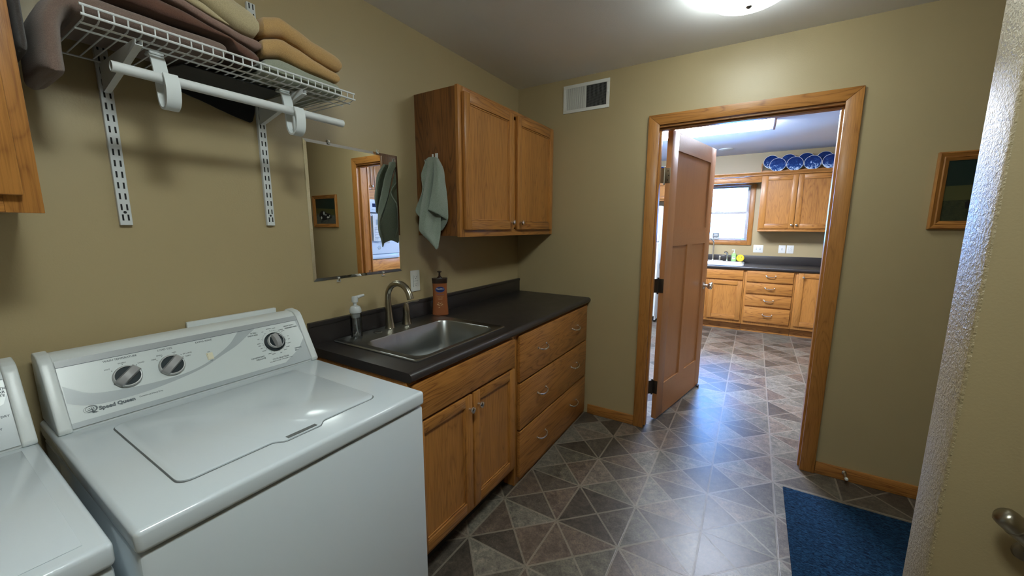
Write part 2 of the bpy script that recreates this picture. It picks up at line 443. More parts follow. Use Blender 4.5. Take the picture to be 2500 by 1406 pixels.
# ------------------------------------------------------------------ setting
H = 2.474
KY = 4.0          # kitchen far wall
def B1(x0, x1, y0, y1, z0, z1, bev=0): return MB().box(x0, x1, y0, y1, z0, z1, bev)
struct('floor', B1(-2.7, 3.9, -4.1, 4.2, -0.1, 0), FLOOR)
struct('ceiling', B1(-2.7, 3.9, -4.1, 4.2, H, H + 0.1), CEIL)
struct('wall_left', B1(-0.12, 0, -4.0, -0.0, 0, H), WALL)
struct('wall_near', B1(-0.12, 3.72, -4.12, -4.0, 0, H), WALL)
struct('wall_right', B1(3.6, 3.72, -4.0, 0, 0, H), WALL)
# wall with the doorway: opening x 1.035..2.005, z 0..2.075
mb = MB(); mb.box(-2.5, 1.035, 0, 0.12, 0, H); mb.box(2.005, 3.72, 0, 0.12, 0, H); mb.box(1.035, 2.005, 0, 0.12, 2.085, H)
struct('wall_far', mb, WALL)
# stub wall at the right of the camera, orange-peel end
mb = MB(); mb.box(2.07, 3.6, -1.47, -1.335, 0, H, 0.006, 2)
for f in mb.bm.faces: f.material_index = 0 if f.calc_center_median().x < 2.0765 else 1
struct('wall_partition', mb, [PEEL, WALL], smooth=35)
mb = MB(); mb.box(-2.62, -2.5, 0.12, 1.6, 0, H); mb.box(-2.62, -2.5, 2.8, KY, 0, H); mb.box(-2.62, -2.5, 1.6, 2.8, 2.1, H); mb.box(-2.62, -2.5, 1.6, 2.8, 0, 0.9)  # opening left for the added fill window
struct('wall_kitchen_left', mb, WALL)
struct('wall_kitchen_right', B1(3.6, 3.72, 0.12, KY, 0, H), WALL)
# kitchen far wall with window hole x .70..1.55 z 1.225..2.06
mb = MB(); mb.box(-2.5, 0.71, KY, KY + 0.15, 0, H); mb.box(1.55, 3.6, KY, KY + 0.15, 0, H)
mb.box(0.71, 1.55, KY, KY + 0.15, 0, 1.225); mb.box(0.71, 1.55, KY, KY + 0.15, 2.045, H)
struct('wall_kitchen_far', mb, WALL)

# casing profile: stepped board, 3 pieces per side
def casing_piece(n, poly, y0, y1, mat):
    mb = MB(); mb.prism(poly, lambda a, b, t: (a, t, b), y0, y1)
    bmesh.ops.recalc_face_normals(mb.bm, faces=list(mb.bm.faces))
    bmesh.ops.bevel(mb.bm, geom=list(mb.bm.edges), offset=0.003, segments=2, affect='EDGES', profile=0.5)
    return struct(n, mb, mat, smooth=35)
XA, XAi, XB, XBi, ZO, ZI = 0.994, 1.062, 2.051, 1.980, 2.142, 2.078
casing_piece('trim_1', [(XA, 0), (XAi, 0), (XAi, ZI), (XA, ZO)], -0.018, -0.0005, OZ)
casing_piece('trim_2', [(XBi, 0), (XB, 0), (XB, ZO), (XBi, ZI)], -0.018, -0.0005, OZ)
casing_piece('trim_3', [(XA, ZO), (XAi, ZI), (XBi, ZI), (XB, ZO)], -0.018, -0.0005, OX)
# kitchen side casing
casing_piece('trim_4', [(XA, 0), (XAi - .012, 0), (XAi - .012, ZI + .012), (XA, ZO)], 0.1205, 0.138, OZ)
casing_piece('trim_5', [(XBi, 0), (XB, 0), (XB, ZO), (XBi, ZI)], 0.1205, 0.138, OZ)
casing_piece('trim_6', [(XA, ZO), (XAi, ZI), (XBi, ZI), (XB, ZO)], 0.1205, 0.138, OX)
# jambs with stop
mb = MB(); mb.box(1.036, 1.057, -0.001, 0.121, 0, 2.066, 0.001); mb.box(1.057, 1.070, 0.03, 0.072, 0, 2.054, 0.002); struct('trim_7', mb, OZ)
mb = MB(); mb.box(1.985, 2.004, -0.001, 0.121, 0, 2.066, 0.001); mb.box(1.972, 1.985, 0.03, 0.072, 0, 2.054, 0.002)
mb.box(1.9835, 1.9855, 0.078, 0.104, 0.90, 0.955, mi=1); struct('trim_8', mb, [OZ, CHROME])
mb = MB(); mb.box(1.057, 1.985, -0.001, 0.121, 2.066, 2.0845, 0.001); mb.box(1.057, 1.985, 0.03, 0.072, 2.054, 2.066, 0.002); struct('trim_9', mb, OX)

def baseboard(n, x0, x1, y0, y1, mat, h=0.075):
    mb = MB(); mb.box(x0, x1, y0, y1, 0, h, 0.004, 2); return struct(n, mb, mat, smooth=35)
baseboard('baseboard_far_left', 0.64, XA - 0.001, -0.013, -0.0005, OX)
baseboard('baseboard_far_right', XB + 0.001, 3.59, -0.013, -0.0005, OX)
baseboard('baseboard_partition', 2.09, 3.59, -1.334, -1.321, OX)
baseboard('baseboard_near', 0.3, 3.5, -3.9995, -3.987, OX)

# ------------------------------------------------------------------ door leaf (open into the kitchen)
hinge = Vector((1.085, 0.150, 0.0)); far = Vector((1.275, 1.060, 0))
dd = (far - hinge).normalized(); dn = Vector((dd.y, -dd.x, 0))   # dn: towards the viewer's side (+x)
DL, DT = 0.925, 0.035
door = sempty('door_1', hinge)
def dp(s, t, z): return hinge + dd * s + dn * t + Vector((0, 0, z))
def dbox(mb, s0, s1, t0, t1, z0, z1, bev=0.0, mi=0):
    bm = bmesh.new(); bmesh.ops.create_cube(bm, size=1.0)
    for v in bm.verts: v.co = Vector(((s0 + s1) / 2 + v.co.x * (s1 - s0), (t0 + t1) / 2 + v.co.y * (t1 - t0), (z0 + z1) / 2 + v.co.z * (z1 - z0)))
    if bev: bmesh.ops.bevel(bm, geom=list(bm.edges), offset=bev, segments=2, affect='EDGES', profile=0.5)
    for v in bm.verts: v.co = dp(v.co.x, v.co.y, v.co.z)
    mb.merge(bm, mi=mi)
Z0, Z1 = 0.015, 2.075
FZ, FY = MATS['smooth_fir'], MATS['smooth_fir_y']
mb = MB()
st = 0.115
dbox(mb, 0, st, 0, DT, Z0, Z1, 0.0015); dbox(mb, DL - st, DL, 0, DT, Z0, Z1, 0.0015)
dbox(mb, st, DL - st, 0, DT, Z1 - 0.12, Z1, 0.0, 1); dbox(mb, st, DL - st, 0, DT, Z0, Z0 + 0.25, 0.0, 1)
dbox(mb, st, DL - st, 0, DT, 1.30, 1.43, 0.0, 1)
dbox(mb, DL / 2 - 0.055, DL / 2 + 0.055, 0, DT, Z0 + 0.25, 1.30)
obj('door_leaf', mb, [FZ, FY], door, smooth=35)
for (a, b_, c, d_) in ((st, DL - st, 1.43, Z1 - 0.12), (st, DL / 2 - 0.055, Z0 + 0.25, 1.30), (DL / 2 + 0.055, DL - st, Z0 + 0.25, 1.30)):
    mb = MB(); dbox(mb, a - 0.004, b_ + 0.004, 0.011, DT - 0.011, c - 0.004, d_ + 0.004); obj('door_panel', mb, [FZ], door, smooth=None)
for z in (1.78, 1.02, 0.26):
    mb = MB()
    dbox(mb, -0.0025, -0.0002, 0.0, 0.034, z - 0.05, z + 0.05, 0.001)
    p = dp(-0.008, -0.004, z); mb.cyl(p - Vector((0, 0, 0.052)), p + Vector((0, 0, 0.052)), 0.007, seg=14)
    for dz in (-0.055, 0.055): mb.sphere(p + Vector((0, 0, dz)), 0.007, 10)
    mb.box(1.0575, 1.0595, 0.085, 0.121, z - 0.05, z + 0.05)
    mb.prism([(1.058, 0.119), (1.06, 0.118), (p.x, p.y - 0.004), (p.x - 0.004, p.y)], lambda a, b, t: (a, b, t), z - 0.05, z + 0.05)
    for q in (-0.03, 0.0, 0.03): mb.cyl(dp(-0.0024, 0.017 + (0.006 if q == 0 else 0), z + q), dp(-0.0036, 0.017 + (0.006 if q == 0 else 0), z + q), 0.004, seg=8, mi=1)
    obj('hinge', mb, [HINGEM if z > 1.2 else DARKMET, DARKMET], door)
kn = MB(); zc = 0.93
for sgn, t0 in ((1, DT), (-1, 0.0)):
    prof = [(0.031, 0), (0.031, 0.004), (0.026, 0.009), (0.013, 0.012), (0.011, 0.03), (0.02, 0.036), (0.027, 0.046), (0.029, 0.056), (0.025, 0.066), (0.014, 0.071), (0.001, 0.072)]
    kn.lathe(prof, dp(DL - 0.062, t0, zc), dn * sgn, 28)
obj('door_knob', kn, CHROME, door)
mb = MB(); dbox(mb, DL - 0.0002, DL + 0.001, 0.006, 0.029, zc - 0.03, zc + 0.03, 0); obj('latch_plate', mb, CHROME, door)
mb = MB(); p = dp(DL - 0.05, DT + 0.001, 0.0)
mb.box(p.x - 0.004, p.x + 0.022, p.y - 0.028, p.y + 0.012, 0.006, 0.022, 0.006, 3); obj('door_stop_foot', mb, RUBBER, door)

# ------------------------------------------------------------------ window
win = sempty('window_1', (1.13, KY, 1.2))
mb = MB()   # oak casing on the kitchen wall (outer x .655..1.605, z 1.17..2.06)
for (a, b_, c, d_, mi) in ((0.655, 0.71, 1.17, 2.05, 1), (1.55, 1.605, 1.17, 2.05, 1), (0.71, 1.55, 1.17, 1.225, 0), (0.71, 1.55, 2.045, 2.06, 0)):
    mb.box(a, b_, KY - 0.018, KY - 0.0005, c, d_, 0.003, 2, mi=mi)
obj('casing', mb, [OX, OZ], win)
mb = MB()
mb.box(0.711, 0.722, KY, KY + 0.14, 1.226, 2.044, mi=0); mb.box(1.538, 1.549, KY, KY + 0.14, 1.226, 2.044, mi=0)
mb.box(0.722, 1.538, KY - 0.005, KY + 0.14, 1.226, 1.238, mi=1); mb.box(0.722, 1.538, KY, KY + 0.14, 2.033, 2.044, mi=1)
obj('window_jamb', mb, [OZ, OX], win, smooth=None)
def sash(z0, z1, y, name):
    mb = MB()
    mb.box(0.723, 0.757, y, y + 0.03, z0, z1, 0.002); mb.box(1.503, 1.537, y, y + 0.03, z0, z1, 0.002)
    mb.box(0.757, 1.503, y, y + 0.03, z0, z0 + 0.028, 0.002); mb.box(0.757, 1.503, y, y + 0.03, z1 - 0.026, z1, 0.002)
    s_ = obj(name, mb, VINYLW, win)
    g = MB(); g.box(0.757, 1.503, y + 0.012, y + 0.016, z0 + 0.02, z1 - 0.02); obj('glass_pane', g, PANE, s_, smooth=None)
sash(1.239, 1.655, KY + 0.03, 'lower_sash'); sash(1.633, 2.032, KY + 0.065, 'upper_sash')
mb = MB(); mb.box(1.10, 1.16, KY + 0.034, KY + 0.055, 1.6555, 1.668, 0.004); obj('sash_lock', mb, VINYLW, win)

added_win = sempty('added_fill_window', (-2.5, 2.2, 0.9))  # unseen window, added only to bring more daylight into the kitchen
mb = MB()
for (a, b_, c, d_, mi) in ((1.601, 1.65, 0.901, 2.099, 1), (2.75, 2.799, 0.901, 2.099, 1), (2.17, 2.23, 0.95, 2.05, 1), (1.65, 2.75, 0.901, 0.95, 0), (1.65, 2.75, 2.05, 2.099, 0)):
    mb.box(-2.60, -2.51, a, b_, c, d_, 0.003, 2, mi=mi)
obj('added_window_frame', mb, [OY, OZ], added_win)
for (a, b_) in ((1.65, 2.17), (2.23, 2.75)):
    mb = MB(); mb.box(-2.562, -2.557, a, b_, 0.95, 2.05); obj('glass_pane', mb, PANE, added_win, smooth=None)

# ------------------------------------------------------------------ ceiling lamps
def dome_light(x, y, label):
    t = thing('ceiling_light', label, 'ceiling light', (x, y, H))
    mb = MB(); mb.lathe([(0.02, 0), (0.115, 0), (0.118, -0.006), (0.112, -0.016), (0.10, -0.018), (0.02, -0.018)][::-1], (x, y, H - 0.0005), seg=48); obj('lamp_base', mb, CHROME, t)
    mb = MB(); R = 0.165; prof = [(0.104, -0.0185), (0.135, -0.024), (0.155, -0.033), (0.163, -0.042)]
    for i in range(13):
        a = i / 12 * PI / 2; prof.append((R * math.cos(a), -0.050 - 0.057 * math.sin(a)))
    mb.lathe(prof, (x, y, H), seg=48); obj('glass_dome', mb, DOME if y > -1 else DOME2, t)
    mb = MB(); mb.lathe([(0.004, -0.105), (0.011, -0.108), (0.012, -0.113), (0.007, -0.119), (0.001, -0.122)], (x, y, H), seg=16); obj('finial', mb, simple('finial_metal_%d' % int(x * 100 - y * 100), (0.35, 0.33, 0.32), 0.3, 1.0), t)
dome_light(1.535, -0.655, 'frosted white dome ceiling light with small finial, at the top of the view')
dome_light(1.50, -2.48, 'frosted white dome ceiling light above the washer side of the room')
t = thing('fluorescent_ceiling_light', 'long glowing rectangular kitchen ceiling light seen over the open door', 'ceiling light', (1.1, 1.74, H))
mb = MB(); mb.box(0.50, 1.70, 1.45, 2.03, 2.385, H - 0.005, 0.02, 3); obj('diffuser', mb, FLUOR, t)
for (a, b_) in ((1.701, 1.722), (0.478, 0.499)):
    mb = MB(); mb.box(a, b_, 1.44, 2.04, 2.38, H - 0.001, 0.002); obj('oak_end_cap', mb, OY, t)

# ------------------------------------------------------------------ cabinet helpers (fronts facing +x or -y)
class Fr:   # frame: a = horizontal along front, d = outwards, z
    def __init__(s, kind, plane): s.k = kind; s.p = plane
    def box(s, mb, a0, a1, d0, d1, z0, z1, bev=0, mi=0):
        if s.k == 'x': mb.box(s.p + d0, s.p + d1, a0, a1, z0, z1, bev, 2, mi=mi)
        else: mb.box(a0, a1, s.p - d1, s.p - d0, z0, z1, bev, 2, mi=mi)
    def P(s, a, d, z): return Vector((s.p + d, a, z)) if s.k == 'x' else Vector((a, s.p - d, z))
    @property
    def h(s): return 1 if s.k == 'x' else 0   # slot of the horizontal grain in OAK3
def panel_door(fr, a0, a1, z0, z1, parent, sw=0.055, knob=None, mats=OAK3):
    mb = MB(); h = fr.h; T = 0.020
    fr.box(mb, a0, a0 + sw, 0.0006, T, z0, z1, 0.0035, 2); fr.box(mb, a1 - sw, a1, 0.0006, T, z0, z1, 0.0035, 2)
    fr.box(mb, a0 + sw, a1 - sw, 0.0006, T, z0, z0 + sw, 0.003, h); fr.box(mb, a0 + sw, a1 - sw, 0.0006, T, z1 - sw, z1, 0.003, h)
    # inner bead
    q = 0.007
    for (u0, u1, w0, w1, mi) in ((a0 + sw, a0 + sw + q, z0 + sw, z1 - sw, 2), (a1 - sw - q, a1 - sw, z0 + sw, z1 - sw, 2), (a0 + sw + q, a1 - sw - q, z0 + sw, z0 + sw + q, h), (a0 + sw + q, a1 - sw - q, z1 - sw - q, z1 - sw, h)):
        fr.box(mb, u0, u1, 0.002, 0.0135, w0, w1, 0.002, mi)
    fr.box(mb, a0 + sw, a1 - sw, 0.002, 0.009, z0 + sw, z1 - sw, 0, 2)
    o = obj('door', mb, mats, parent)
    if knob: cab_knob(fr, knob[0], knob[1], o)
    return o
def cab_knob(fr, a, z, parent, r=0.015):
    mb = MB(); ax = fr.P(0, 1, 0) - fr.P(0, 0, 0)
    mb.lathe([(0.007, 0), (0.0065, 0.003), (0.005, 0.012), (0.009, 0.016), (r, 0.019), (r, 0.022), (r * 0.9, 0.026), (r * 0.5, 0.0285), (0.0005, 0.029)], fr.P(a, 0.0205, z), ax, 22)
    return obj('knob', mb, CHROME, parent)
def slab_drawer(fr, a0, a1, z0, z1, parent, name='drawer', pulls=(), w=0.105):
    mb = MB(); fr.box(mb, a0, a1, 0.0006, 0.020, z0, z1, 0.004, fr.h)
    o = obj(name, mb, OAK3, parent)
    for a in pulls:
        zc = (z0 + z1) / 2 + 0.005; pb = MB(); n = 14; pts = []
        for i in range(n + 1):
            s_ = i / n; ang = PI * s_
            pts.append(fr.P(a - w / 2 * math.cos(ang), 0.020 + 0.028 * math.sin(ang) ** 0.6, zc + 0.008 - 0.014 * math.sin(ang)))
        pb.tube(pts, [0.0035 + 0.0022 * math.sin(PI * i / n) for i in range(n + 1)], 8)
        for sg in (-1, 1): pb.lathe([(0.0075, 0), (0.007, 0.003), (0.004, 0.005)], fr.P(a + sg * w / 2, 0.0203, zc + 0.008), fr.P(0, 1, 0) - fr.P(0, 0, 0), 12)
        obj('pull', pb, CHROME, o)
    return o

# laundry upper cabinet by the far wall
t = thing('wall_cabinet', 'oak two-door wall cabinet in the corner above the dark countertop', 'cabinet', (0.0, -0.55, 1.379))
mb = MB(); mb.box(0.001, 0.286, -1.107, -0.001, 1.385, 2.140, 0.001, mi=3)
mb.box(0.2862, 0.305, -1.107, -1.062, 1.379, 2.144, 0.001, mi=2); mb.box(0.2862, 0.305, -0.045, -0.001, 1.379, 2.144, 0.001, mi=2)
mb.box(0.2862, 0.305, -0.605, -0.53, 1.42, 2.11, 0.0, mi=2)
mb.box(0.2862, 0.305, -1.062, -0.045, 1.379, 1.43, 0.001, mi=1); mb.box(0.2862, 0.305, -1.062, -0.045, 2.09, 2.144, 0.001, mi=1)
obj('cabinet_body', mb, [OX, OY, OZ, OS], t)
fr = Fr('x', 0.305)
panel_door(fr, -1.078, -0.592, 1.418, 2.116, t, 0.05, (-0.622, 1.462)); panel_door(fr, -0.545, -0.037, 1.416, 2.116, t, 0.05, (-0.512, 1.462))
# upper cabinet at the left of the view
t = thing('wall_cabinet', 'oak wall cabinet at the left edge, beside the towel shelf', 'cabinet', (0.0, -2.95, 1.463))
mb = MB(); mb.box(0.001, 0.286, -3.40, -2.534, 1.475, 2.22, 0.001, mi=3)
mb.box(0.2862, 0.305, -2.588, -2.534, 1.463, 2.22, 0.001, mi=2); mb.box(0.2862, 0.305, -3.40, -3.35, 1.463, 2.22, 0.001, mi=2)
mb.box(0.2862, 0.305, -3.35, -2.588, 1.463, 1.51, 0.001, mi=1); mb.box(0.2862, 0.305, -3.35, -2.588, 2.17, 2.22, 0.001, mi=1)
obj('cabinet_body', mb, [OX, OY, OZ, OS], t)
panel_door(fr, -2.96, -2.561, 1.499, 2.19, t, 0.055, (-2.93, 1.55)); panel_door(fr, -3.37, -2.975, 1.499, 2.19, t, 0.055, (-3.005, 1.55))

# base cabinets
fr = Fr('x', 0.608)
t = thing('base_cabinet', 'oak sink base cabinet with a false drawer front over two doors, next to the washer', 'cabinet', (0.0, -1.42, 0))
mb = MB(); mb.box(0.001, 0.589, -1.795, -1.778, 0.11, 0.874, mi=2); mb.box(0.001, 0.589, -1.068, -1.052, 0.11, 0.874, mi=2)
mb.box(0.001, 0.589, -1.778, -1.068, 0.11, 0.128, mi=1); mb.box(0.001, 0.010, -1.778, -1.068, 0.128, 0.874, mi=1)
mb.box(0.5892, 0.608, -1.797, -1.75, 0.11, 0.874, 0.001, mi=2); mb.box(0.5892, 0.608, -1.098, -1.051, 0.11, 0.874, 0.001, mi=2)
mb.box(0.5892, 0.608, -1.75, -1.098, 0.84, 0.874, mi=1); mb.box(0.5892, 0.608, -1.75, -1.098, 0.69, 0.73, mi=1); mb.box(0.5892, 0.608, -1.75, -1.098, 0.11, 0.165, mi=1)
mb.box(0.5892, 0.608, -1.455, -1.41, 0.165, 0.69, mi=2)
obj('cabinet_body', mb, OAK3, t, smooth=35)
mb = MB(); mb.box(0.525, 0.54, -1.79, -1.055, 0.0, 0.109, mi=1); mb.box(0.02, 0.525, -1.79, -1.775, 0, 0.109, mi=0); mb.box(0.02, 0.525, -1.07, -1.055, 0, 0.109, mi=0); obj('toe_kick', mb, [OX, RUBBER], t, smooth=None, label='dark recessed toe kick')
slab_drawer(fr, -1.785, -1.074, 0.712, 0.862, t, 'false_drawer_front')
panel_door(fr, -1.785, -1.438, 0.142, 0.700, t, 0.048, (-1.462, 0.638)); panel_door(fr, -1.426, -1.072, 0.142, 0.700, t, 0.048, (-1.397, 0.638))
t = thing('base_cabinet', 'oak base cabinet with three wide drawers under the corner end of the countertop', 'cabinet', (0.0, -0.52, 0))
mb = MB(); mb.box(0.001, 0.589, -1.049, -0.002, 0.0, 0.874, mi=2)
mb.box(0.5892, 0.608, -1.049, -1.0, 0.0, 0.874, 0.001, mi=2); mb.box(0.5892, 0.608, -0.06, -0.002, 0.0, 0.874, 0.001, mi=2)
mb.box(0.5892, 0.6075, -1.0, -0.06, 0.0, 0.874, 0, mi=1)
obj('cabinet_body', mb, OAK3, t)
for z0, z1 in ((0.603, 0.862), (0.325, 0.592), (0.040, 0.314)):
    slab_drawer(fr, -1.022, -0.042, z0, z1, t, 'drawer', (-0.765, -0.27))

# countertop with bullnose and backsplash
mb = MB(); TT, TB = 0.914, 0.876
def nose(x1):   # rolled front profile
    pts = [(x1 - 0.06, TB), (x1 - 0.012, TB)]
    for i in range(9):
        a = -PI / 2 + PI * i / 8 * 0.98; pts.append((x1 - 0.019 + 0.019 * math.cos(a), TB + 0.019 + 0.019 * math.sin(a)))
    pts += [(x1 - 0.022, TT), (x1 - 0.06, TT)]
    return pts
mb.prism(nose(0.637), lambda a, b, t: (a, t, b), -1.800, -0.001)
mb.box(0.545, 0.577, -1.800, -0.001, TB, TT); mb.box(0.021, 0.052, -1.800, -0.001, TB, TT)
mb.box(0.052, 0.545, -1.800, -1.685, TB, TT); mb.box(0.052, 0.545, -1.085, -0.001, TB, TT)
ct = obj('countertop', mb, COUNTER, base=(0.3, -0.9, TB))
tag(ct, 'dark laminate countertop with rolled edge and low backsplash along the left wall', 'countertop')
mb = MB(); mb.box(0.001, 0.0205, -1.800, -0.001, TB, 1.016, 0.003, 2); mb.box(0.0206, 0.024, -1.799, -0.002, 0.998, 1.0155, 0.0012)
obj('backsplash', mb, COUNTER, ct)

# sink
def rrect(x0, x1, y0, y1, r, z, n=7):
    pts = []
    for cx, cy, a0 in ((x1 - r, y1 - r, 0), (x0 + r, y1 - r, PI / 2), (x0 + r, y0 + r, PI), (x1 - r, y0 + r, 1.5 * PI)):
        for i in range(n + 1):
            a = a0 + PI / 2 * i / n; pts.append(Vector((cx + r * math.cos(a), cy + r * math.sin(a), z)))
    return pts
t = thing('sink', 'stainless steel drop-in sink set in the dark countertop', 'sink', (0.3, -1.385, TT))
mb = MB()
mb.rings([rrect(0.029, 0.567, -1.704, -1.067, 0.018, 0.9145), rrect(0.029, 0.567, -1.704, -1.067, 0.018, 0.9180),
          rrect(0.034, 0.562, -1.699, -1.072, 0.016, 0.9215), rrect(0.040, 0.556, -1.693, -1.078, 0.014, 0.9212),
          rrect(0.045, 0.551, -1.688, -1.083, 0.012, 0.9172), rrect(0.172, 0.540, -1.662, -1.109, 0.062, 0.9172),
          rrect(0.177, 0.536, -1.657, -1.114, 0.060, 0.9165), rrect(0.181, 0.532, -1.653, -1.118, 0.058, 0.910),
          rrect(0.192, 0.524, -1.643, -1.129, 0.058, 0.80), rrect(0.203, 0.515, -1.633, -1.139, 0.058, 0.755),
          rrect(0.222, 0.500, -1.615, -1.158, 0.062, 0.738), rrect(0.26, 0.46, -1.575, -1.20, 0.05, 0.733),
          rrect(0.33, 0.39, -1.42, -1.36, 0.029, 0.731)], cap0=False, cap1=False)
obj('basin', mb, STEEL, t, smooth=40, fixn=False)
mb = MB(); mb.lathe([(0.040, 0.0), (0.045, 0.0015), (0.044, 0.003), (0.034, 0.001), (0.03, -0.002), (0.0005, -0.002)], (0.36, -1.39, 0.7335), seg=24); mb.lathe([(0.012, 0), (0.012, 0.01), (0.001, 0.012)], (0.36, -1.39, 0.731), seg=12); obj('drain', mb, CHROME, t)
mb = MB(); mb.lathe([(0.021, 0), (0.021, 0.002), (0.016, 0.005), (0.014, 0.0035), (0.001, 0.0035)], (0.09, -1.497, 0.9175), seg=22); obj('hole_cover', mb, STEEL, t)
# faucet
t = thing('faucet', 'brushed nickel gooseneck faucet behind the sink basin', 'faucet', (0.072, -1.40, 0.918))
mb = MB(); pts = []; rad = []
bx, by = 0.072, -1.405
for i, (zz, rr) in enumerate(((0.9182, 0.026), (0.921, 0.0245), (0.935, 0.0225), (0.965, 0.0195), (1.0, 0.0170), (1.035, 0.0158), (1.062, 0.0148))):
    pts.append((bx - 0.006 * max(0, i - 2) / 4, by, zz)); rad.append(rr)
R_ = 0.080; cx_, cz_ = bx - 0.006 + R_, 1.075
for i in range(1, 15):
    a = PI - i / 14 * PI * 0.91; pts.append((cx_ + R_ * math.cos(a), by + 0.002 * i / 14, cz_ + R_ * math.sin(a))); rad.append(0.0145 + 0.0015 * i / 14)
lx, ly, lz = pts[-1]
pts.append((lx + 0.003, ly, lz - 0.010)); rad.append(0.0168); pts.append((lx + 0.0045, ly, lz - 0.015)); rad.append(0.0168)
mb.tube(pts, rad, 24); obj('spout', mb, NICKEL, t)
mb = MB(); mb.lathe([(0.026, -0.0002), (0.0245, 0.004), (0.021, 0.02), (0.0185, 0.045), (0.0180, 0.068)], (0.080, -1.297, 0.9182), seg=24); obj('handle_base', mb, NICKEL, t)
mb = MB(); mb.lathe([(0.0185, 0), (0.0188, 0.006), (0.0172, 0.018), (0.013, 0.034), (0.009, 0.044), (0.001, 0.049)], (0.080, -1.297, 0.9865), seg=24)
mb.tube([(0.081, -1.296, 1.022), (0.088, -1.287, 1.035), (0.102, -1.272, 1.040), (0.118, -1.256, 1.040), (0.126, -1.248, 1.042)], [0.0085, 0.008, 0.006, 0.0065, 0.004], 14, sq=(0.6, 1.0)); obj('lever', mb, NICKEL, t)

# soap bottle
t = thing('soap_bottle', 'clear plastic foaming soap bottle with white pump on the sink ledge', 'soap dispenser', (0.076, -1.606, 0.918))
mb = MB(); mb.lathe([(0.0235, 0.0), (0.0255, 0.004), (0.0262, 0.02), (0.0258, 0.10), (0.025, 0.112), (0.0225, 0.118)], (0.076, -1.606, 0.9182), seg=28, cap=False); obj('bottle', mb, CLEAR, t)
mb = MB(); mb.lathe([(0.001, 0.0), (0.0262, 0.0), (0.0268, 0.004), (0.0265, 0.016), (0.021, 0.028), (0.012, 0.033), (0.008, 0.034), (0.008, 0.048), (0.0135, 0.049), (0.0145, 0.054), (0.0145, 0.068), (0.012, 0.076), (0.001, 0.077)], (0.076, -1.606, 1.037), seg=28)
mb.tube([(0.076, -1.606, 1.106), (0.077, -1.59, 1.108), (0.078, -1.575, 1.111), (0.079, -1.558, 1.113)], [0.010, 0.008, 0.007, 0.006], 12)
obj('pump', mb, MILKY, t)
mb = MB(); mb.lathe([(0.0185, 0), (0.0195, 0.002), (0.0195, 0.021), (0.001, 0.0215)], (0.076, -1.606, 1.013), seg=22); mb.tube([(0.076, -1.606, 1.013), (0.077, -1.604, 0.96), (0.082, -1.60, 0.923)], 0.003, 8); obj('dip_tube', mb, COLLAR, t)

# lotion bottle, turned towards the room
LC = Vector((0.080, -1.030, TT)); lang = math.radians(-46)
Ml = Matrix.Translation(LC) @ Matrix.Rotation(lang, 4, 'Z')   # local +x faces the camera
t = thing('lotion_bottle', 'orange-brown lotion bottle with dark brown cap and navy label, near the wall outlet', 'bottle', LC)
def lrings(levels, seg=40, e=2.6):
    out = []
    for z, hw, hd in levels:
        r = []
        for i in range(seg):
            a = 2 * PI * i / seg; c_, s_ = math.cos(a), math.sin(a)
            r.append(Ml @ Vector((hd * abs(c_) ** (2 / e) * (1 if c_ > 0 else -1), hw * abs(s_) ** (2 / e) * (1 if s_ > 0 else -1), z)))
        out.append(r)
    return out
mb = MB(); mb.rings(lrings([(0.0005, 0.044, 0.024), (0.004, 0.0475, 0.027), (0.03, 0.0465, 0.027), (0.07, 0.0435, 0.026), (0.11, 0.042, 0.025), (0.15, 0.0415, 0.024), (0.185, 0.042, 0.023), (0.192, 0.042, 0.023)])); obj('bottle_body', mb, LOTION, t)
mb = MB(); mb.rings(lrings([(0.1922, 0.0435, 0.024), (0.205, 0.0445, 0.0245), (0.221, 0.046, 0.025), (0.2225, 0.045, 0.0245)]))
mb.lathe([(0.016, 0), (0.014, 0.005), (0.009, 0.009), (0.006, 0.012), (0.005, 0.030), (0.0085, 0.033), (0.0095, 0.038), (0.007, 0.041), (0.001, 0.042)], LC + Vector((0, 0, 0.2226)), seg=20)
mb.box(LC.x - 0.006, LC.x + 0.014, LC.y - 0.016, LC.y + 0.006, TT + 0.2565, TT + 0.2635, 0.003); obj('pump_cap', mb, LOTCAP, t)
mb = MB(); seg = 28
def oval(z, hw, hh, x): return [Ml @ Vector((x, hw * math.cos(2 * PI * i / seg), z + hh * math.sin(2 * PI * i / seg) + 0.004 * math.sin(4 * PI * i / seg) * 0)) for i in range(seg)]
mb.face(oval(0.157, 0.0265, 0.0165, 0.0263), mi=2); mb.face(oval(0.157, 0.0250, 0.0150, 0.0266), mi=0)
Tx = lambda z, x=0.0268: Ml @ Matrix(((0, 0, 1, x), (1, 0, 0, 0), (0, 1, 0, z), (0, 0, 0, 1)))
mb.text('Vaseline', Tx(0.161), 0.0125, mi=1, bold=0.0002); mb.text('INTENSIVE CARE', Tx(0.127, 0.0275), 0.0058, mi=2); mb.text('cocoa glow', Tx(0.108, 0.0278), 0.0068, mi=3)
for i, (a, b_) in enumerate(((-0.02, 0.02), (-0.012, 0.012))):
    mb.face([Ml @ Vector((0.0276, p, q)) for p, q in ((a, 0.117 - i * 0.018), (b_, 0.117 - i * 0.018), (b_, 0.118 - i * 0.018), (a, 0.118 - i * 0.018))], mi=3)
random.seed(3)
for i in range(16):
    a = random.uniform(-0.018, 0.018); z = 0.066 + random.uniform(-0.014, 0.016); r_ = random.uniform(0.0012, 0.0026)
    mb.face([Ml @ Vector((0.0283, a + 2 * r_ * math.cos(q * PI / 3), z + r_ * math.sin(q * PI / 3) + 0.3 * a)) for q in range(6)], mi=3)
obj('label', mb, [NAVY, WHITEPR, BLUEL, CREAMP], t, smooth=None)

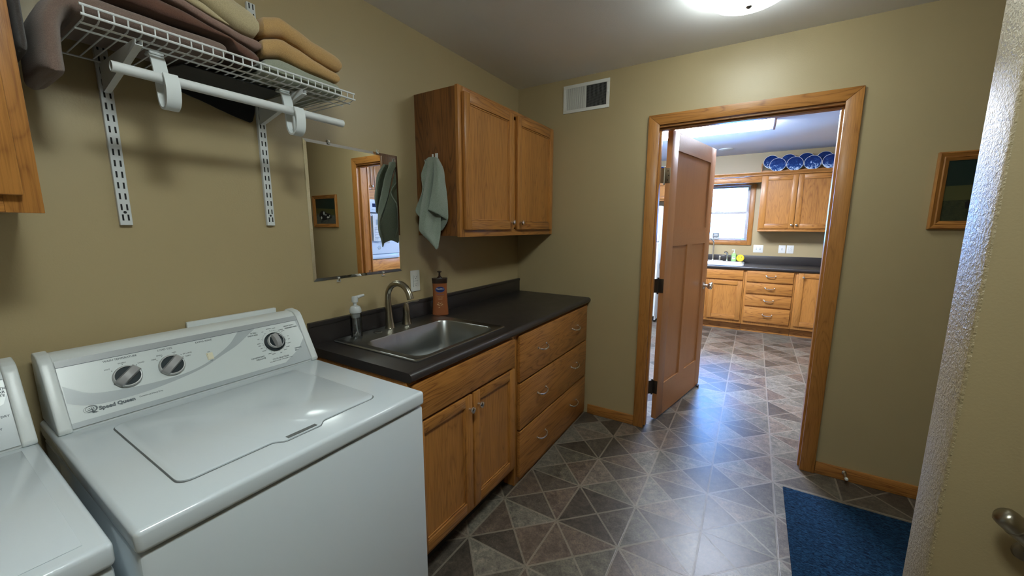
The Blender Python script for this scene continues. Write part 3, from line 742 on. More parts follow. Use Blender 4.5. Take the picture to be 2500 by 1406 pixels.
# outlet helper
def outlet(fr, a0, a1, z0, z1, label, kind='duplex', d0=0.0005):
    ac, zc = (a0 + a1) / 2, (z0 + z1) / 2
    t = thing('light_switch' if kind in ('switch', 'double') else 'outlet', label, 'light switch' if kind in ('switch', 'double') else 'outlet', fr.P(ac, 0, zc))
    mb = MB(); fr.box(mb, a0, a1, d0, d0 + 0.006, z0, z1, 0.0025); obj('cover_plate', mb, WHITEP, t)
    mb = MB()
    if kind in ('duplex', 'gfci'):
        fr.box(mb, ac - 0.0165, ac + 0.0165, d0 + 0.0062, d0 + 0.008, zc - 0.034, zc + 0.034, 0.001)
        for dz in (-0.02, 0.02):
            for sx in (-0.006, 0.006): fr.box(mb, ac + sx - 0.001, ac + sx + 0.001, d0 + 0.0078, d0 + 0.0084, zc + dz - 0.001, zc + dz + 0.007, mi=1)
            fr.box(mb, ac - 0.0022, ac + 0.0022, d0 + 0.0078, d0 + 0.0084, zc + dz - 0.009, zc + dz - 0.005, mi=1)
        fr.box(mb, ac - 0.0165, ac + 0.0165, d0 + 0.0078, d0 + 0.0083, zc - 0.0006, zc + 0.0006, mi=1)
        for s_ in (-0.0175, 0.0175): fr.box(mb, ac + s_ - 0.0006, ac + s_ + 0.0006, d0 + 0.006, d0 + 0.0065, zc - 0.034, zc + 0.034, mi=1)
        obj('receptacle', mb, [WHITEP, INK], t)
    else:
        for dx in ((0,) if kind == 'switch' else (-0.023, 0.023)):
            mb = MB(); fr.box(mb, ac + dx - 0.006, ac + dx + 0.006, d0 + 0.0061, d0 + 0.0065, zc - 0.013, zc + 0.013, mi=1); fr.box(mb, ac + dx - 0.0045, ac + dx + 0.0045, d0 + 0.006, d0 + 0.016, zc - 0.004, zc + 0.009, 0.002)
            obj('toggle', mb, [WHITEP, INKL], t)
    return t
outlet(Fr('x', 0.0), -1.185, -1.116, 1.068, 1.188, 'white wall outlet between the mirror and the lotion bottle')

# mirror with bevelled edge
t = thing('mirror', 'rectangular frameless wall mirror left of the hanging green towel', 'mirror', (0.0, -1.5, 1.194))
y0, y1, z0, z1, bv = -1.753, -1.246, 1.194, 1.800, 0.013
mb = MB()
mb.rings([[Vector((0.0006, a, b_)) for a, b_ in ((y0, z0), (y1, z0), (y1, z1), (y0, z1))], [Vector((0.0025, a, b_)) for a, b_ in ((y0, z0), (y1, z0), (y1, z1), (y0, z1))],
          [Vector((0.0050, a, b_)) for a, b_ in ((y0 + bv, z0 + bv), (y1 - bv, z0 + bv), (y1 - bv, z1 - bv), (y0 + bv, z1 - bv))]])
obj('mirror_glass', mb, MIRROR, t, smooth=None)
for (a, b_) in ((-1.636, z1), (-1.372, z1), (-1.632, z0), (-1.374, z0)):
    mb = MB(); s_ = 1 if b_ == z1 else -1
    mb.box(0.001, 0.006, a - 0.007, a + 0.007, b_ + s_ * 0.002 - 0.004, b_ + s_ * 0.012, 0.002); mb.cyl((0.006, a, b_ + s_ * 0.006), (0.009, a, b_ + s_ * 0.006), 0.005, 0.004, 12, mi=1)
    mb.box(0.006, 0.008, a - 0.006, a + 0.006, b_ - s_ * 0.004 - 0.003, b_ - s_ * 0.004 + 0.005, 0.001)
    obj('mirror_clip', mb, [ACRYL, CHROME], t)

# hook and hand towel on cabinet side (plane y=-1.107 facing -y)
YH = -1.1075
mb = MB(); mb.box(0.146, 0.166, YH - 0.004, YH - 0.0004, 1.765, 1.822, 0.004, 3)
mb.tube([(0.156, YH - 0.003, 1.79), (0.156, YH - 0.015, 1.782), (0.156, YH - 0.026, 1.786), (0.156, YH - 0.031, 1.80), (0.156, YH - 0.031, 1.812)], [0.006, 0.006, 0.006, 0.0055, 0.005], 10)
tag(obj('wall_hook', mb, PLASTW, base=(0.156, YH, 1.79)), 'small white adhesive hook on the side of the corner wall cabinet', 'hook')
def sheet(rows, thick, nu=18, seed=0, amp=0.004):
    # rows: list of (z-ish control polylines) each a list of (x,y,z); lofted with thickness along local normal
    rnd = random.Random(seed)
    def samp(poly, t_):
        n = len(poly) - 1; s_ = t_ * n; i = min(int(s_), n - 1); f = s_ - i
        a = Vector(poly[max(i - 1, 0)]); b = Vector(poly[i]); c_ = Vector(poly[i + 1]); d_ = Vector(poly[min(i + 2, n)])
        return 0.5 * ((2 * b) + (c_ - a) * f + (2 * a - 5 * b + 4 * c_ - d_) * f * f + (3 * b - a - 3 * c_ + d_) * f ** 3)
    grid = [[samp(r, k / nu) for k in range(nu + 1)] for r in rows]
    nv = 4 * (len(rows) - 1); G = []
    for j in range(nv + 1):
        col = []
        for k in range(nu + 1): col.append(samp([g[k] for g in grid], j / nv))
        G.append(col)
    mb = MB(); Np = []
    for j in range(nv + 1):
        row = []
        for k in range(nu + 1):
            du = G[j][min(k + 1, nu)] - G[j][max(k - 1, 0)]; dv = G[min(j + 1, nv)][k] - G[max(j - 1, 0)][k]
            n_ = du.cross(dv); n_ = n_.normalized() if n_.length > 1e-9 else Vector((0, -1, 0)); row.append(n_)
        Np.append(row)
    V = {}
    for j in range(nv + 1):
        for k in range(nu + 1):
            for s_ in (0, 1): V[j, k, s_] = mb.bm.verts.new(G[j][k] + Np[j][k] * (thick * (0.5 - s_)))
    def q(*a):
        try: mb.bm.faces.new([V[i] for i in a])
        except ValueError: pass
    for j in range(nv):
        for k in range(nu):
            q((j, k, 0), (j, k + 1, 0), (j + 1, k + 1, 0), (j + 1, k, 0)); q((j, k, 1), (j + 1, k, 1), (j + 1, k + 1, 1), (j, k + 1, 1))
    for j in range(nv):
        for k in (0, nu): q((j, k, 0), (j + 1, k, 0), (j + 1, k, 1), (j, k, 1))
    for k in range(nu):
        for j in (0, nv): q((j, k, 0), (j, k, 1), (j, k + 1, 1), (j, k + 1, 0))
    return mb
Y_ = YH - 0.006
parts = []
# back fold: left wing (x small), hangs near the cabinet side
back = sheet([[(0.110, -1.137, 1.787), (0.140, -1.137, 1.794), (0.156, -1.119, 1.795)],
              [(0.101, -1.152, 1.749), (0.121, -1.147, 1.748), (0.161, -1.127, 1.732)],
              [(0.090, -1.162, 1.701), (0.117, -1.152, 1.693), (0.180, -1.127, 1.672)],
              [(0.127, -1.192, 1.626), (0.130, -1.157, 1.613), (0.199, -1.127, 1.596)],
              [(0.078, -1.188, 1.549), (0.126, -1.157, 1.533), (0.224, -1.122, 1.533)],
              [(0.068, -1.188, 1.514), (0.123, -1.157, 1.469), (0.228, -1.123, 1.481)],
              [(0.089, -1.168, 1.481), (0.132, -1.152, 1.404), (0.181, -1.128, 1.416)],
              [(0.153, -1.157, 1.380), (0.164, -1.152, 1.356), (0.167, -1.137, 1.376)]], 0.006)
main = sheet([[(0.113, -1.142, 1.788), (0.144, -1.152, 1.795), (0.178, -1.149, 1.794), (0.182, -1.135, 1.789)],
              [(0.139, -1.162, 1.729), (0.175, -1.178, 1.729), (0.181, -1.156, 1.727), (0.185, -1.142, 1.728)],
              [(0.140, -1.193, 1.626), (0.183, -1.208, 1.622), (0.185, -1.170, 1.621), (0.196, -1.147, 1.622)],
              [(0.146, -1.222, 1.546), (0.190, -1.229, 1.537), (0.191, -1.179, 1.535), (0.215, -1.152, 1.532)],
              [(0.157, -1.253, 1.460), (0.189, -1.237, 1.456), (0.193, -1.185, 1.452), (0.216, -1.157, 1.453)],
              [(0.155, -1.252, 1.415), (0.186, -1.237, 1.398), (0.192, -1.188, 1.397), (0.217, -1.162, 1.405)],
              [(0.179, -1.222, 1.372), (0.196, -1.216, 1.364), (0.204, -1.190, 1.360), (0.217, -1.169, 1.373)],
              [(0.202, -1.198, 1.334), (0.210, -1.196, 1.324), (0.215, -1.194, 1.317), (0.220, -1.190, 1.325)]], 0.007)
flap = sheet([[(0.191, -1.163, 1.782), (0.203, -1.165, 1.785), (0.195, -1.142, 1.784)],
              [(0.211, -1.188, 1.721), (0.238, -1.183, 1.727), (0.223, -1.137, 1.730)],
              [(0.217, -1.206, 1.655), (0.243, -1.192, 1.662), (0.230, -1.135, 1.668)],
              [(0.213, -1.220, 1.590), (0.248, -1.200, 1.590), (0.241, -1.135, 1.594)],
              [(0.205, -1.233, 1.529), (0.226, -1.208, 1.516), (0.238, -1.169, 1.499), (0.251, -1.139, 1.492)],
              [(0.204, -1.236, 1.524), (0.226, -1.208, 1.510), (0.235, -1.167, 1.492), (0.246, -1.138, 1.469)]], 0.008)
under = sheet([[(0.198, -1.127, 1.573), (0.216, -1.127, 1.564), (0.236, -1.127, 1.556)],
              [(0.197, -1.133, 1.493), (0.221, -1.135, 1.485), (0.246, -1.137, 1.476)],
              [(0.194, -1.137, 1.453), (0.208, -1.137, 1.445), (0.226, -1.137, 1.439)],
              [(0.193, -1.143, 1.425), (0.199, -1.143, 1.417), (0.206, -1.142, 1.413)]], 0.006)
side = sheet([[(0.100, -1.142, 1.788), (0.095, -1.130, 1.790), (0.090, -1.120, 1.788)],
              [(0.127, -1.158, 1.730), (0.105, -1.138, 1.735), (0.090, -1.119, 1.738)],
              [(0.136, -1.190, 1.628), (0.112, -1.155, 1.640), (0.098, -1.119, 1.650)],
              [(0.142, -1.218, 1.548), (0.116, -1.172, 1.560), (0.100, -1.119, 1.570)],
              [(0.153, -1.247, 1.462), (0.130, -1.190, 1.480), (0.108, -1.119, 1.490)],
              [(0.170, -1.248, 1.414), (0.145, -1.190, 1.425), (0.120, -1.122, 1.430)],
              [(0.196, -1.222, 1.372), (0.166, -1.180, 1.378), (0.135, -1.128, 1.380)],
              [(0.202, -1.198, 1.340), (0.172, -1.166, 1.356), (0.147, -1.137, 1.338)]], 0.006)
for o_ in (main, flap, under, side): back.merge(o_.bm)
tw = obj('hand_towel', back, F_HAND, base=(0.14, YH - 0.02, 1.33), smooth=60)
tag(tw, 'sage green hand towel hanging from the hook on the wall cabinet side', 'towel')

# vent grille on far wall
t = thing('vent_grille', 'white metal air return grille high on the wall by the ceiling corner', 'vent', (0.55, 0, 2.24))
X0, X1, ZA, ZB = 0.382, 0.722, 2.240, 2.428
mb = MB()
for (a, b_, c, d_) in ((X0, X1, ZB - 0.022, ZB), (X0, X1, ZA, ZA + 0.022), (X0, X0 + 0.022, ZA + .022, ZB - .022), (X1 - 0.022, X1, ZA + .022, ZB - .022)): mb.box(a, b_, -0.006, -0.0005, c, d_, 0.0015)
xm = (X0 + X1) / 2; mb.box(xm - 0.003, xm + 0.003, -0.006, -0.0005, ZA + 0.022, ZB - 0.022)
obj('grille_frame', mb, WHITEP, t)
mb = MB(); mb.box(X0 + 0.02, X1 - 0.02, -0.0012, -0.0004, ZA + 0.02, ZB - 0.02); obj('grille_backing', mb, BLACK, t, smooth=None)
mb = MB(); n = 19
for i in range(n):
    x = X0 + 0.026 + (xm - 0.005 - X0 - 0.028) * i / (n - 1); mb.box(x - 0.0023, x + 0.0023, -0.0055, -0.0015, ZA + 0.022, ZB - 0.022)
o = obj('louvre_half', mb, WHITEP, t, smooth=None)
mb = MB()
for i in range(16):
    x = xm + 0.007 + (X1 - 0.024 - xm - 0.007) * i / 15; mb.box(x - 0.0007, x + 0.0007, -0.0045, -0.0015, ZA + 0.022, ZB - 0.022)
for i in range(20):
    z = ZA + 0.024 + (ZB - ZA - 0.048) * i / 19; mb.box(xm + 0.004, X1 - 0.022, -0.0035, -0.002, z - 0.0005, z + 0.0005)
obj('damper_half', mb, simple('grey_damper', (0.16, 0.16, 0.15), 0.5), t, smooth=None)
mb = MB(); mb.box(X1 - 0.016, X1 - 0.010, -0.011, -0.006, 2.34, 2.375, 0.001); obj('damper_lever', mb, WHITEP, t)

# picture on the far wall
def picture():
    x0, x1, z0, z1 = 2.355, 2.800, 1.425, 1.787; fwid = 0.040
    t = thing('framed_picture', 'small oak-framed painting of a cow in a field, partly behind the stub wall', 'picture', ((x0 + x1) / 2, 0, z0))
    mb = MB()
    P = lambda a, b_, y: Vector((a, y, b_))
    def side(c0, c1, i0, i1):
        m0, m1 = c0.lerp(i0, 0.5), c1.lerp(i1, 0.5)
        yy = [(-0.0006, 0.0), (-0.020, 0.0), (-0.024, 0.15), (-0.016, 0.5), (-0.018, 0.62), (-0.009, 1.0), (-0.0006, 1.0)]
        mb.rings([[Vector((c0.lerp(i0, f)[0], y, c0.lerp(i0, f)[1])) for y, f in yy], [Vector((c1.lerp(i1, f)[0], y, c1.lerp(i1, f)[1])) for y, f in yy]], mi=side.mi)
    c = [Vector(q) for q in ((x0, z0), (x1, z0), (x1, z1), (x0, z1))]
    i_ = [Vector(q) for q in ((x0 + fwid, z0 + fwid), (x1 - fwid, z0 + fwid), (x1 - fwid, z1 - fwid), (x0 + fwid, z1 - fwid))]
    for k in range(4): side.mi = 0 if k in (0, 2) else 1; side(c[k], c[(k + 1) % 4], i_[k], i_[(k + 1) % 4])
    obj('picture_frame', mb, [OX, OZ], t)
    mb = MB(); mb.box(x0 + 0.036, x1 - 0.036, -0.005, -0.001, z0 + 0.036, z1 - 0.036, mi=0)
    pg = lambda pts, mi, d: mb.face([Vector((a, -0.0052 - d, b_)) for a, b_ in pts], mi=mi)
    pg([(x0 + .036, 1.628), (x1 - .036, 1.645), (x1 - .036, 1.56), (x0 + .036, 1.55)], 1, 0)
    pg([(x0 + .036, 1.56), (x1 - .036, 1.575), (x1 - .036, 1.461), (x0 + .036, 1.461)], 2, 0.0001)
    body = [(2.47, 1.55), (2.50, 1.575), (2.56, 1.585), (2.60, 1.61), (2.65, 1.615), (2.69, 1.59), (2.70, 1.555), (2.685, 1.52), (2.62, 1.505), (2.56, 1.51), (2.52, 1.525), (2.475, 1.522)]
    pg(body, 3, 0.0004)
    rp_ = random.Random(5)
    for cx0, cz0, ra, rb in ((2.535, 1.538, 0.026, 0.011), (2.61, 1.585, 0.018, 0.022), (2.662, 1.536, 0.016, 0.017), (2.575, 1.566, 0.012, 0.008), (2.505, 1.556, 0.008, 0.012)):
        pg([(cx0 + ra * (0.65 + 0.5 * rp_.random()) * math.cos(2 * PI * q / 11), cz0 + rb * (0.65 + 0.5 * rp_.random()) * math.sin(2 * PI * q / 11)) for q in range(11)], 4, 0.0007)
    for a in (2.53, 2.56, 2.64, 2.67): pg([(a, 1.52), (a + .012, 1.52), (a + .01, 1.478), (a, 1.478)], 3, 0.0003)
    obj('canvas', mb, [simple('paint_dark_green', (0.006, 0.017, 0.014), 0.3), simple('paint_olive', (0.055, 0.055, 0.018), 0.35), fabric('paint_grass', (0.035, 0.038, 0.014), (0.018, 0.021, 0.009), 60), simple('paint_black', (0.008, 0.008, 0.01), 0.3), simple('paint_white', (0.45, 0.45, 0.43), 0.4)], t, smooth=None)
picture()

# door stop on baseboard
t = thing('door_stop', 'small spring door stop with a white tip on the far right baseboard', 'door stop', (2.183, -0.013, 0.05))
mb = MB(); mb.lathe([(0.012, 0), (0.011, 0.004), (0.005, 0.008)], (2.183, -0.0135, 0.052), (0, -1, 0), 14)
pts = []
for i in range(121):
    a = i / 120 * 2 * PI * 14; pts.append((2.183 + 0.0055 * math.cos(a), -0.018 - 0.060 * i / 120, 0.052 + 0.0055 * math.sin(a)))
mb.tube(pts, 0.0012, 5); obj('spring', mb, CHROME, t)
mb = MB(); mb.lathe([(0.007, 0), (0.0085, 0.002), (0.0085, 0.010), (0.005, 0.014), (0.001, 0.015)], (2.183, -0.078, 0.052), (0, -1, 0), 14); obj('tip', mb, PLASTW, t)

# mat
mb = MB(); mb.box(1.886, 3.05, -1.19, -0.268, 0.0005, 0.009, 0.003, 2)
tag(obj('floor_mat', mb, RUG, base=(2.4, -0.7, 0)), 'navy blue ribbed floor mat lying by the right baseboard', 'mat')

# handrail on the partition
t = thing('handrail', 'brushed metal stair handrail at the lower right corner', 'handrail', (2.14, -1.53, 0.8))
mb = MB(); d_ = Vector((0.041, 0, -0.0355)).normalized(); p0 = Vector((2.150, -1.535, 0.815))
pts = [p0 - d_ * 0.018, p0 - d_ * 0.016, p0 - d_ * 0.010, p0, p0 + d_ * 0.9]; mb.tube(pts, [0.005, 0.014, 0.020, 0.022, 0.022], 22)
mb.lathe([(0.0224, 0), (0.0230, 0.001), (0.0230, 0.004), (0.0224, 0.005)], p0 + d_ * 0.018, d_, 22); obj('rail', mb, NICKEL, t)
for dd_ in (0.085, 0.78):
    c_ = p0 + d_ * dd_; mb = MB()
    mb.tube([c_ + Vector((0, 0, -0.021)), c_ + Vector((0, 0.005, -0.035)), c_ + Vector((0, 0.03, -0.045)), c_ + Vector((0, 0.0635, -0.045))], [0.007, 0.0075, 0.0075, 0.008], 12)
    mb.lathe([(0.024, 0), (0.022, 0.004), (0.010, 0.007)], Vector((c_.x, -1.4706, c_.z - 0.045)), (0, -1, 0), 20); obj('bracket', mb, NICKEL, t)

# ------------------------------------------------------------------ washer and dryer
SB = Vector((0.188, 0, 0.928)); SU = Vector((-0.486, 0, 0.874)); SN = Vector((0.874, 0, 0.486))
def PP(y, v, n=0.0, dy=0): return Vector((SB.x, y, SB.z)) + SU * v + SN * n
def PM(y, v, n=0.0):
    p = PP(y, v, n); return Matrix(((0, SU.x, SN.x, p.x), (1, 0, 0, p.y), (0, SU.z, SN.z, p.z), (0, 0, 0, 1)))
def profile(exp=0.0):
    e = exp
    pts = [(0.022, 0.9145), (0.200 + e, 0.9145), (0.2015 + e, 0.926)]
    pts += [(0.112 + e, 1.082 + e * 0.6), (0.100 + e, 1.094 + e), (0.085, 1.100 + e), (0.050, 1.104 + e), (0.034, 1.100 + e), (0.022, 1.088)]
    return pts
def appliance(kind, y0, y1, label, xf):
    yc = (y0 + y1) / 2
    t = thing(kind, label, kind, (0.4, yc, 0))
    mb = MB(); mb.box(0.03, xf - 0.006, y0 + 0.003, y1 - 0.003, 0.02, 0.864, 0.008, 2)
    for sx in (0.08, xf - 0.08):
        for sy in (y0 + 0.06, y1 - 0.06): mb.cyl((sx, sy, 0.0), (sx, sy, 0.021), 0.02, seg=12)
    obj('cabinet', mb, ENAMEL, t)
    # top deck
    mb = MB(); mb.box(0.025, xf, y0, y1, 0.8685, 0.914, 0.010, 4); deck = obj('top_deck', mb, ENAMEL, t, smooth=50)
    # console
    mb = MB(); mb.prism(profile(-0.004), lambda a, b, q: (a, q, b), y0 + 0.032, y1 - 0.026)
    bmesh.ops.recalc_face_normals(mb.bm, faces=list(mb.bm.faces)); con = obj('console', mb, PLASTW, t, smooth=40)
    for a, b_ in ((y0 + 0.008, y0 + 0.033), (y1 - 0.027, y1 - 0.002)):
        mb = MB(); mb.prism(profile(0.002), lambda p, q, s_: (p, s_, q), a, b_)
        bmesh.ops.recalc_face_normals(mb.bm, faces=list(mb.bm.faces))
        bmesh.ops.bevel(mb.bm, geom=[e for e in mb.bm.edges], offset=0.004, segments=3, affect='EDGES', profile=0.5)
        obj('console_end_cap', mb, PLASTW, t, smooth=50)
    ya, yb = y0 + 0.034, y1 - 0.028
    def strip(mb, v0, v1, n, mi, a=ya, b_=yb): mb.face([PP(a, v0, n), PP(b_, v0, n), PP(b_, v1, n), PP(a, v1, n)], mi=mi)
    mb = MB(); strip(mb, 0.002, 0.156, 0.0082, 0); strip(mb, 0.157, 0.175, 0.0084, 1); mb.face([PP(ya, 0.1555, 0.0086), PP(yb, 0.1555, 0.0086), PP(yb, 0.157, 0.0086), PP(ya, 0.157, 0.0086)], mi=3)
    strip(mb, -0.010, 0.004, 0.0084, 2)
    return t, mb, ya, yb, con
ty0, ty1 = -2.572, -1.878
t, mb, ya, yb, con = appliance('washer', ty0, ty1, 'white top-loading washing machine with a closed lid, next to the sink counter', 0.776)
# swoosh artwork on panel
n = 0.0086
lower = [(-2.536, 0.058), (-2.50, 0.040), (-2.45, 0.034), (-2.38, 0.036), (-2.30, 0.048), (-2.236, 0.064), (-2.18, 0.088), (-2.134, 0.108), (-2.09, 0.136), (-2.06, 0.1555)]
upper = [(-2.536, 0.106), (-2.50, 0.076), (-2.465, 0.064), (-2.38, 0.056), (-2.30, 0.058), (-2.236, 0.072), (-2.18, 0.100), (-2.15, 0.120), (-2.13, 0.140), (-2.116, 0.1555)]
lower, upper = smooth_line(lower), smooth_line(upper)
for (a, b_), (c_, d2) in zip(zip(lower, lower[1:]), zip(upper, upper[1:])):
    mb.face([PP(a[0], a[1], n), PP(b_[0], b_[1], n), PP(d2[0], d2[1], n), PP(c_[0], c_[1], n)], mi=2)
mb.face([PP(-2.0, 0.004, n), PP(yb, 0.004, n), PP(yb, 0.08, n), PP(-1.94, 0.04, n)], mi=2)
mb.face([PP(-1.915, 0.155, n), PP(yb, 0.09, n), PP(yb, 0.155, n)], mi=2)
obj('control_panel', mb, [PANELW, STRIPG, PANELG, INK], t, smooth=None)
tx = MB()
def T_(s_, y, v, size, align='CENTER', sx=1.0, bold=0.0, mi=0): tx.text(s_, PM(y, v, 0.0089), size, align, mi=mi, sx=sx, bold=bold)
T_('WASH TEMPERATURE', -2.4175, 0.148, 0.0078, sx=0.93); T_('LOAD SIZE', -2.3175, 0.148, 0.0078, sx=0.95); T_('EXTRA RINSE', -2.2175, 0.148, 0.0078, sx=0.98)
T_('WARM', -2.417, 0.134, 0.0055); T_('COLD', -2.378, 0.1235, 0.0055); T_('HOT', -2.449, 0.1235, 0.0055)
T_('MINI', -2.349, 0.123, 0.0052); T_('SMALL', -2.334, 0.132, 0.0052); T_('MED', -2.299, 0.132, 0.0052); T_('EX LARGE', -2.268, 0.121, 0.0050); T_('RESET', -2.268, 0.112, 0.0050)
T_('ON', -2.214, 0.109, 0.0045); T_('OFF', -2.214, 0.078, 0.0045)
T_('SOAK /', -2.068, 0.139, 0.0072, bold=0.0001); T_('PREWASH', -2.074, 0.1305, 0.0072, bold=0.0001)
T_('HEAVY DUTY /', -1.944, 0.1405, 0.0064, sx=0.93, bold=0.0001); T_('PERMANENT PRESS', -1.938, 0.132, 0.0060, sx=0.9, bold=0.0001)
T_('NORMAL', -1.938, 0.047, 0.0064, bold=0.0001); T_('ECO', -1.946, 0.0395, 0.0064, bold=0.0001)
T_('HANDWASH /', -2.081, 0.0475, 0.0070, bold=0.0001); T_('DELICATE', -2.074, 0.0395, 0.0070, bold=0.0001)
T_('CYCLE SELECTION', -2.010, 0.027, 0.0076, sx=0.9); T_('PULL KNOB TO START - PUSH KNOB TO STOP', -2.010, 0.0195, 0.0042, sx=0.9)
T_('Speed Queen', -2.4485, 0.0245, 0.0135, sx=0.98, bold=0.0007); T_('Commercial Heavy Duty', -2.377, 0.026, 0.0062, sx=0.85)
def arc(y, v, r, a0, a1, w_=0.0006, n_=16):
    for i in range(n_):
        p, q = a0 + (a1 - a0) * i / n_, a0 + (a1 - a0) * (i + 1) / n_
        tx.face([PP(y + rr * math.cos(an), v + rr * math.sin(an), 0.0089) for rr, an in ((r, p), (r, q), (r + w_, q), (r + w_, p))])
D = math.radians
for a0, a1 in ((D(20), D(95)), (D(115), D(165)), (D(-15), D(10)), (D(-85), D(-30)), (D(-150), D(-100)), (D(178), D(195))): arc(-2.012, 0.094, 0.0395, a0, a1)
for k, (lab, an) in enumerate((('NORMAL', 95), ('LIGHT', 75), ('NORMAL', 48), ('LIGHT', 38), ('OFF', 8), ('OFF', -6), ('HEAVY', -24), ('NORM', -42), ('LIGHT', -58), ('OFF', -80), ('HEAVY', -108), ('LIGHT', -122), ('NORM', -146), ('OFF', -160), ('RINSE', 178), ('SPIN', 188), ('OFF', 158), ('OFF', 122))):
    r_ = 0.050; T_(lab, -2.012 + r_ * 1.05 * math.cos(D(an)), 0.094 + r_ * math.sin(D(an)), 0.0042)
    p = 0.0395; tx.face([PP(-2.012 + rr * math.cos(D(an) + e), 0.094 + rr * math.sin(D(an) + e), 0.0089) for rr, e in ((p, -0.01), (p + 0.004, -0.01), (p + 0.004, 0.01), (p, 0.01))])
for (y, v) in ((-2.441, 0.117), (-2.417, 0.129), (-2.389, 0.119), (-2.343, 0.118), (-2.330, 0.127), (-2.300, 0.127), (-2.284, 0.121), (-2.281, 0.113)):
    tx.face([PP(y - 0.001, v - 0.001, 0.009), PP(y + 0.001, v - 0.001, 0.009), PP(y + 0.001, v + 0.001, 0.009), PP(y - 0.001, v + 0.001, 0.009)])
# emblem: thick ring with a tail and a small crown of strokes
def ring(y, v, r, w0, w1, mi, n_=28):
    for i in range(n_):
        p, q = 2 * PI * i / n_, 2 * PI * (i + 1) / n_
        f = lambda an: w0 + (w1 - w0) * (0.5 + 0.5 * math.cos(an))
        tx.face([PP(y + rr * math.cos(an), v + 0.8 * rr * math.sin(an), 0.009) for rr, an in ((r, p), (r, q), (r + f(q), q), (r + f(p), p))], mi=mi)
ring(-2.499, 0.029, 0.0095, 0.0008, 0.0032, 0); ring(-2.503, 0.0285, 0.0095, 0.0008, 0.0012, 1)
for a, b_, c_, d2 in ((-2.503, 0.032, -2.492, 0.016), (-2.499, 0.033, -2.496, 0.018), (-2.494, 0.032, -2.499, 0.020), (-2.506, 0.029, -2.497, 0.018)):
    tx.face([PP(a, b_, 0.0091), PP(a + 0.0012, b_ + 0.0004, 0.0091), PP(c_ + 0.002, d2, 0.0091), PP(c_, d2, 0.0091)])
tx.face([PP(-2.499, 0.020, 0.0091), PP(-2.496, 0.021, 0.0091), PP(-2.486, 0.0165, 0.0091), PP(-2.497, 0.0165, 0.0091)])
obj('printed_lettering', tx, [INK, INKL], t, smooth=None)
def knob(y, v, r, ang, parent, black_ring=False):
    ob_ = MB(); c0 = PP(y, v, 0.0085)
    if black_ring: ob_.lathe([(r * 1.28, 0), (r * 1.27, 0.005), (r * 1.1, 0.008), (0.001, 0.008)], c0, SN, 40, mi=1)
    h0 = 0.008 if black_ring else 0.0
    ob_.lathe([(r, h0), (r, h0 + 0.007), (r * 0.93, h0 + 0.010), (r * 0.86, h0 + 0.0098)], c0, SN, 40, mi=0, cap=False)
    ob_.lathe([(r * 0.86, h0 + 0.0097), (r * 0.84, h0 + 0.007), (0.0005, h0 + 0.007)], c0, SN, 40, mi=1, cap=False)
    A = SU * math.sin(ang) + Vector((0, 1, 0)) * math.cos(ang); Bv = SN.cross(A)
    L, w0, w1 = r * 0.985, r * 0.40, r * 0.27
    secs = []
    for s_, hh in ((-1, 0.010), (-0.82, 0.018), (-0.3, 0.024), (0.3, 0.024), (0.82, 0.018), (1, 0.010)):
        lw = math.sqrt(max(0, 1 - (s_ * 0.93) ** 2)); a = min(w0, r * lw * 1.1)
        b2 = min(w1, a)
        secs.append([c0 + A * (s_ * L) + Bv * (-a) + SN * (h0 + 0.006), c0 + A * (s_ * L) + Bv * a + SN * (h0 + 0.006), c0 + A * (s_ * L) + Bv * b2 + SN * (h0 + hh), c0 + A * (s_ * L) - Bv * b2 + SN * (h0 + hh)])
    ob_.rings(secs, mi=2)
    o = obj('control_knob', ob_, [KNOBL, DARKG, KNOBG], parent, smooth=40)
    return o
knob(-2.4140, 0.092, 0.0315, D(40), t); knob(-2.3135, 0.094, 0.0315, D(42), t); knob(-2.0115, 0.0905, 0.0275, D(98), t, True)
mb = MB(); c_ = PM(-2.214, 0.094, 0.0085)
for (a, b_, h_, s1, s2) in ((-0.0085, 0.0085, 0.002, -0.0115, 0.0115), (-0.0065, 0.0065, 0.0055, -0.0095, 0.0095)):
    bm = bmesh.new(); bmesh.ops.create_cube(bm, size=1.0)
    for v in bm.verts: v.co = Vector((v.co.x * (b_ - a), v.co.y * (s2 - s1), (v.co.z + 0.5) * h_ * (1 if v.co.y > 0 or h_ < 0.003 else 0.5)))
    mb.merge(bm, c_)
obj('rocker_switch', mb, IVORY, t)
# lid: closed panel sitting in a recessed outline, with finger notch
def lid_outline(i):
    a0, a1, b0, b1 = 0.246 + i, 0.682 - i, -2.478 + i, -1.990 - i; r_ = 0.025
    pts = []
    for p in rrect(a0, a1, b0, b1, r_, 0, 5): pts.append((p.x, p.y))
    # front edge is x=a1 : insert the notch between y -2.29 and -2.17
    out = []
    for k, p in enumerate(pts):
        out.append(p); q = pts[(k + 1) % len(pts)]
        if abs(p[0] - a1) < 1e-6 and abs(q[0] - a1) < 1e-6 and abs(p[1] - q[1]) > 0.2:
            s_ = 1 if q[1] > p[1] else -1; c0, c1 = (-2.300, -2.160) if s_ > 0 else (-2.160, -2.300)
            out += [(a1, c0), (a1 + 0.004, c0 + s_ * 0.008), (a1 + 0.018, c0 + s_ * 0.022), (a1 + 0.020, c0 + s_ * 0.030), (a1 + 0.020, c1 - s_ * 0.030), (a1 + 0.018, c1 - s_ * 0.022), (a1 + 0.004, c1 - s_ * 0.008), (a1, c1)]
    return out
mb = MB(); o0 = lid_outline(-0.0025); g0 = lid_outline(0.0); g1 = lid_outline(0.004)
mb.rings([[Vector((a, b_, 0.9142)) for a, b_ in o0], [Vector((a, b_, 0.9146)) for a, b_ in o0]], mi=1)
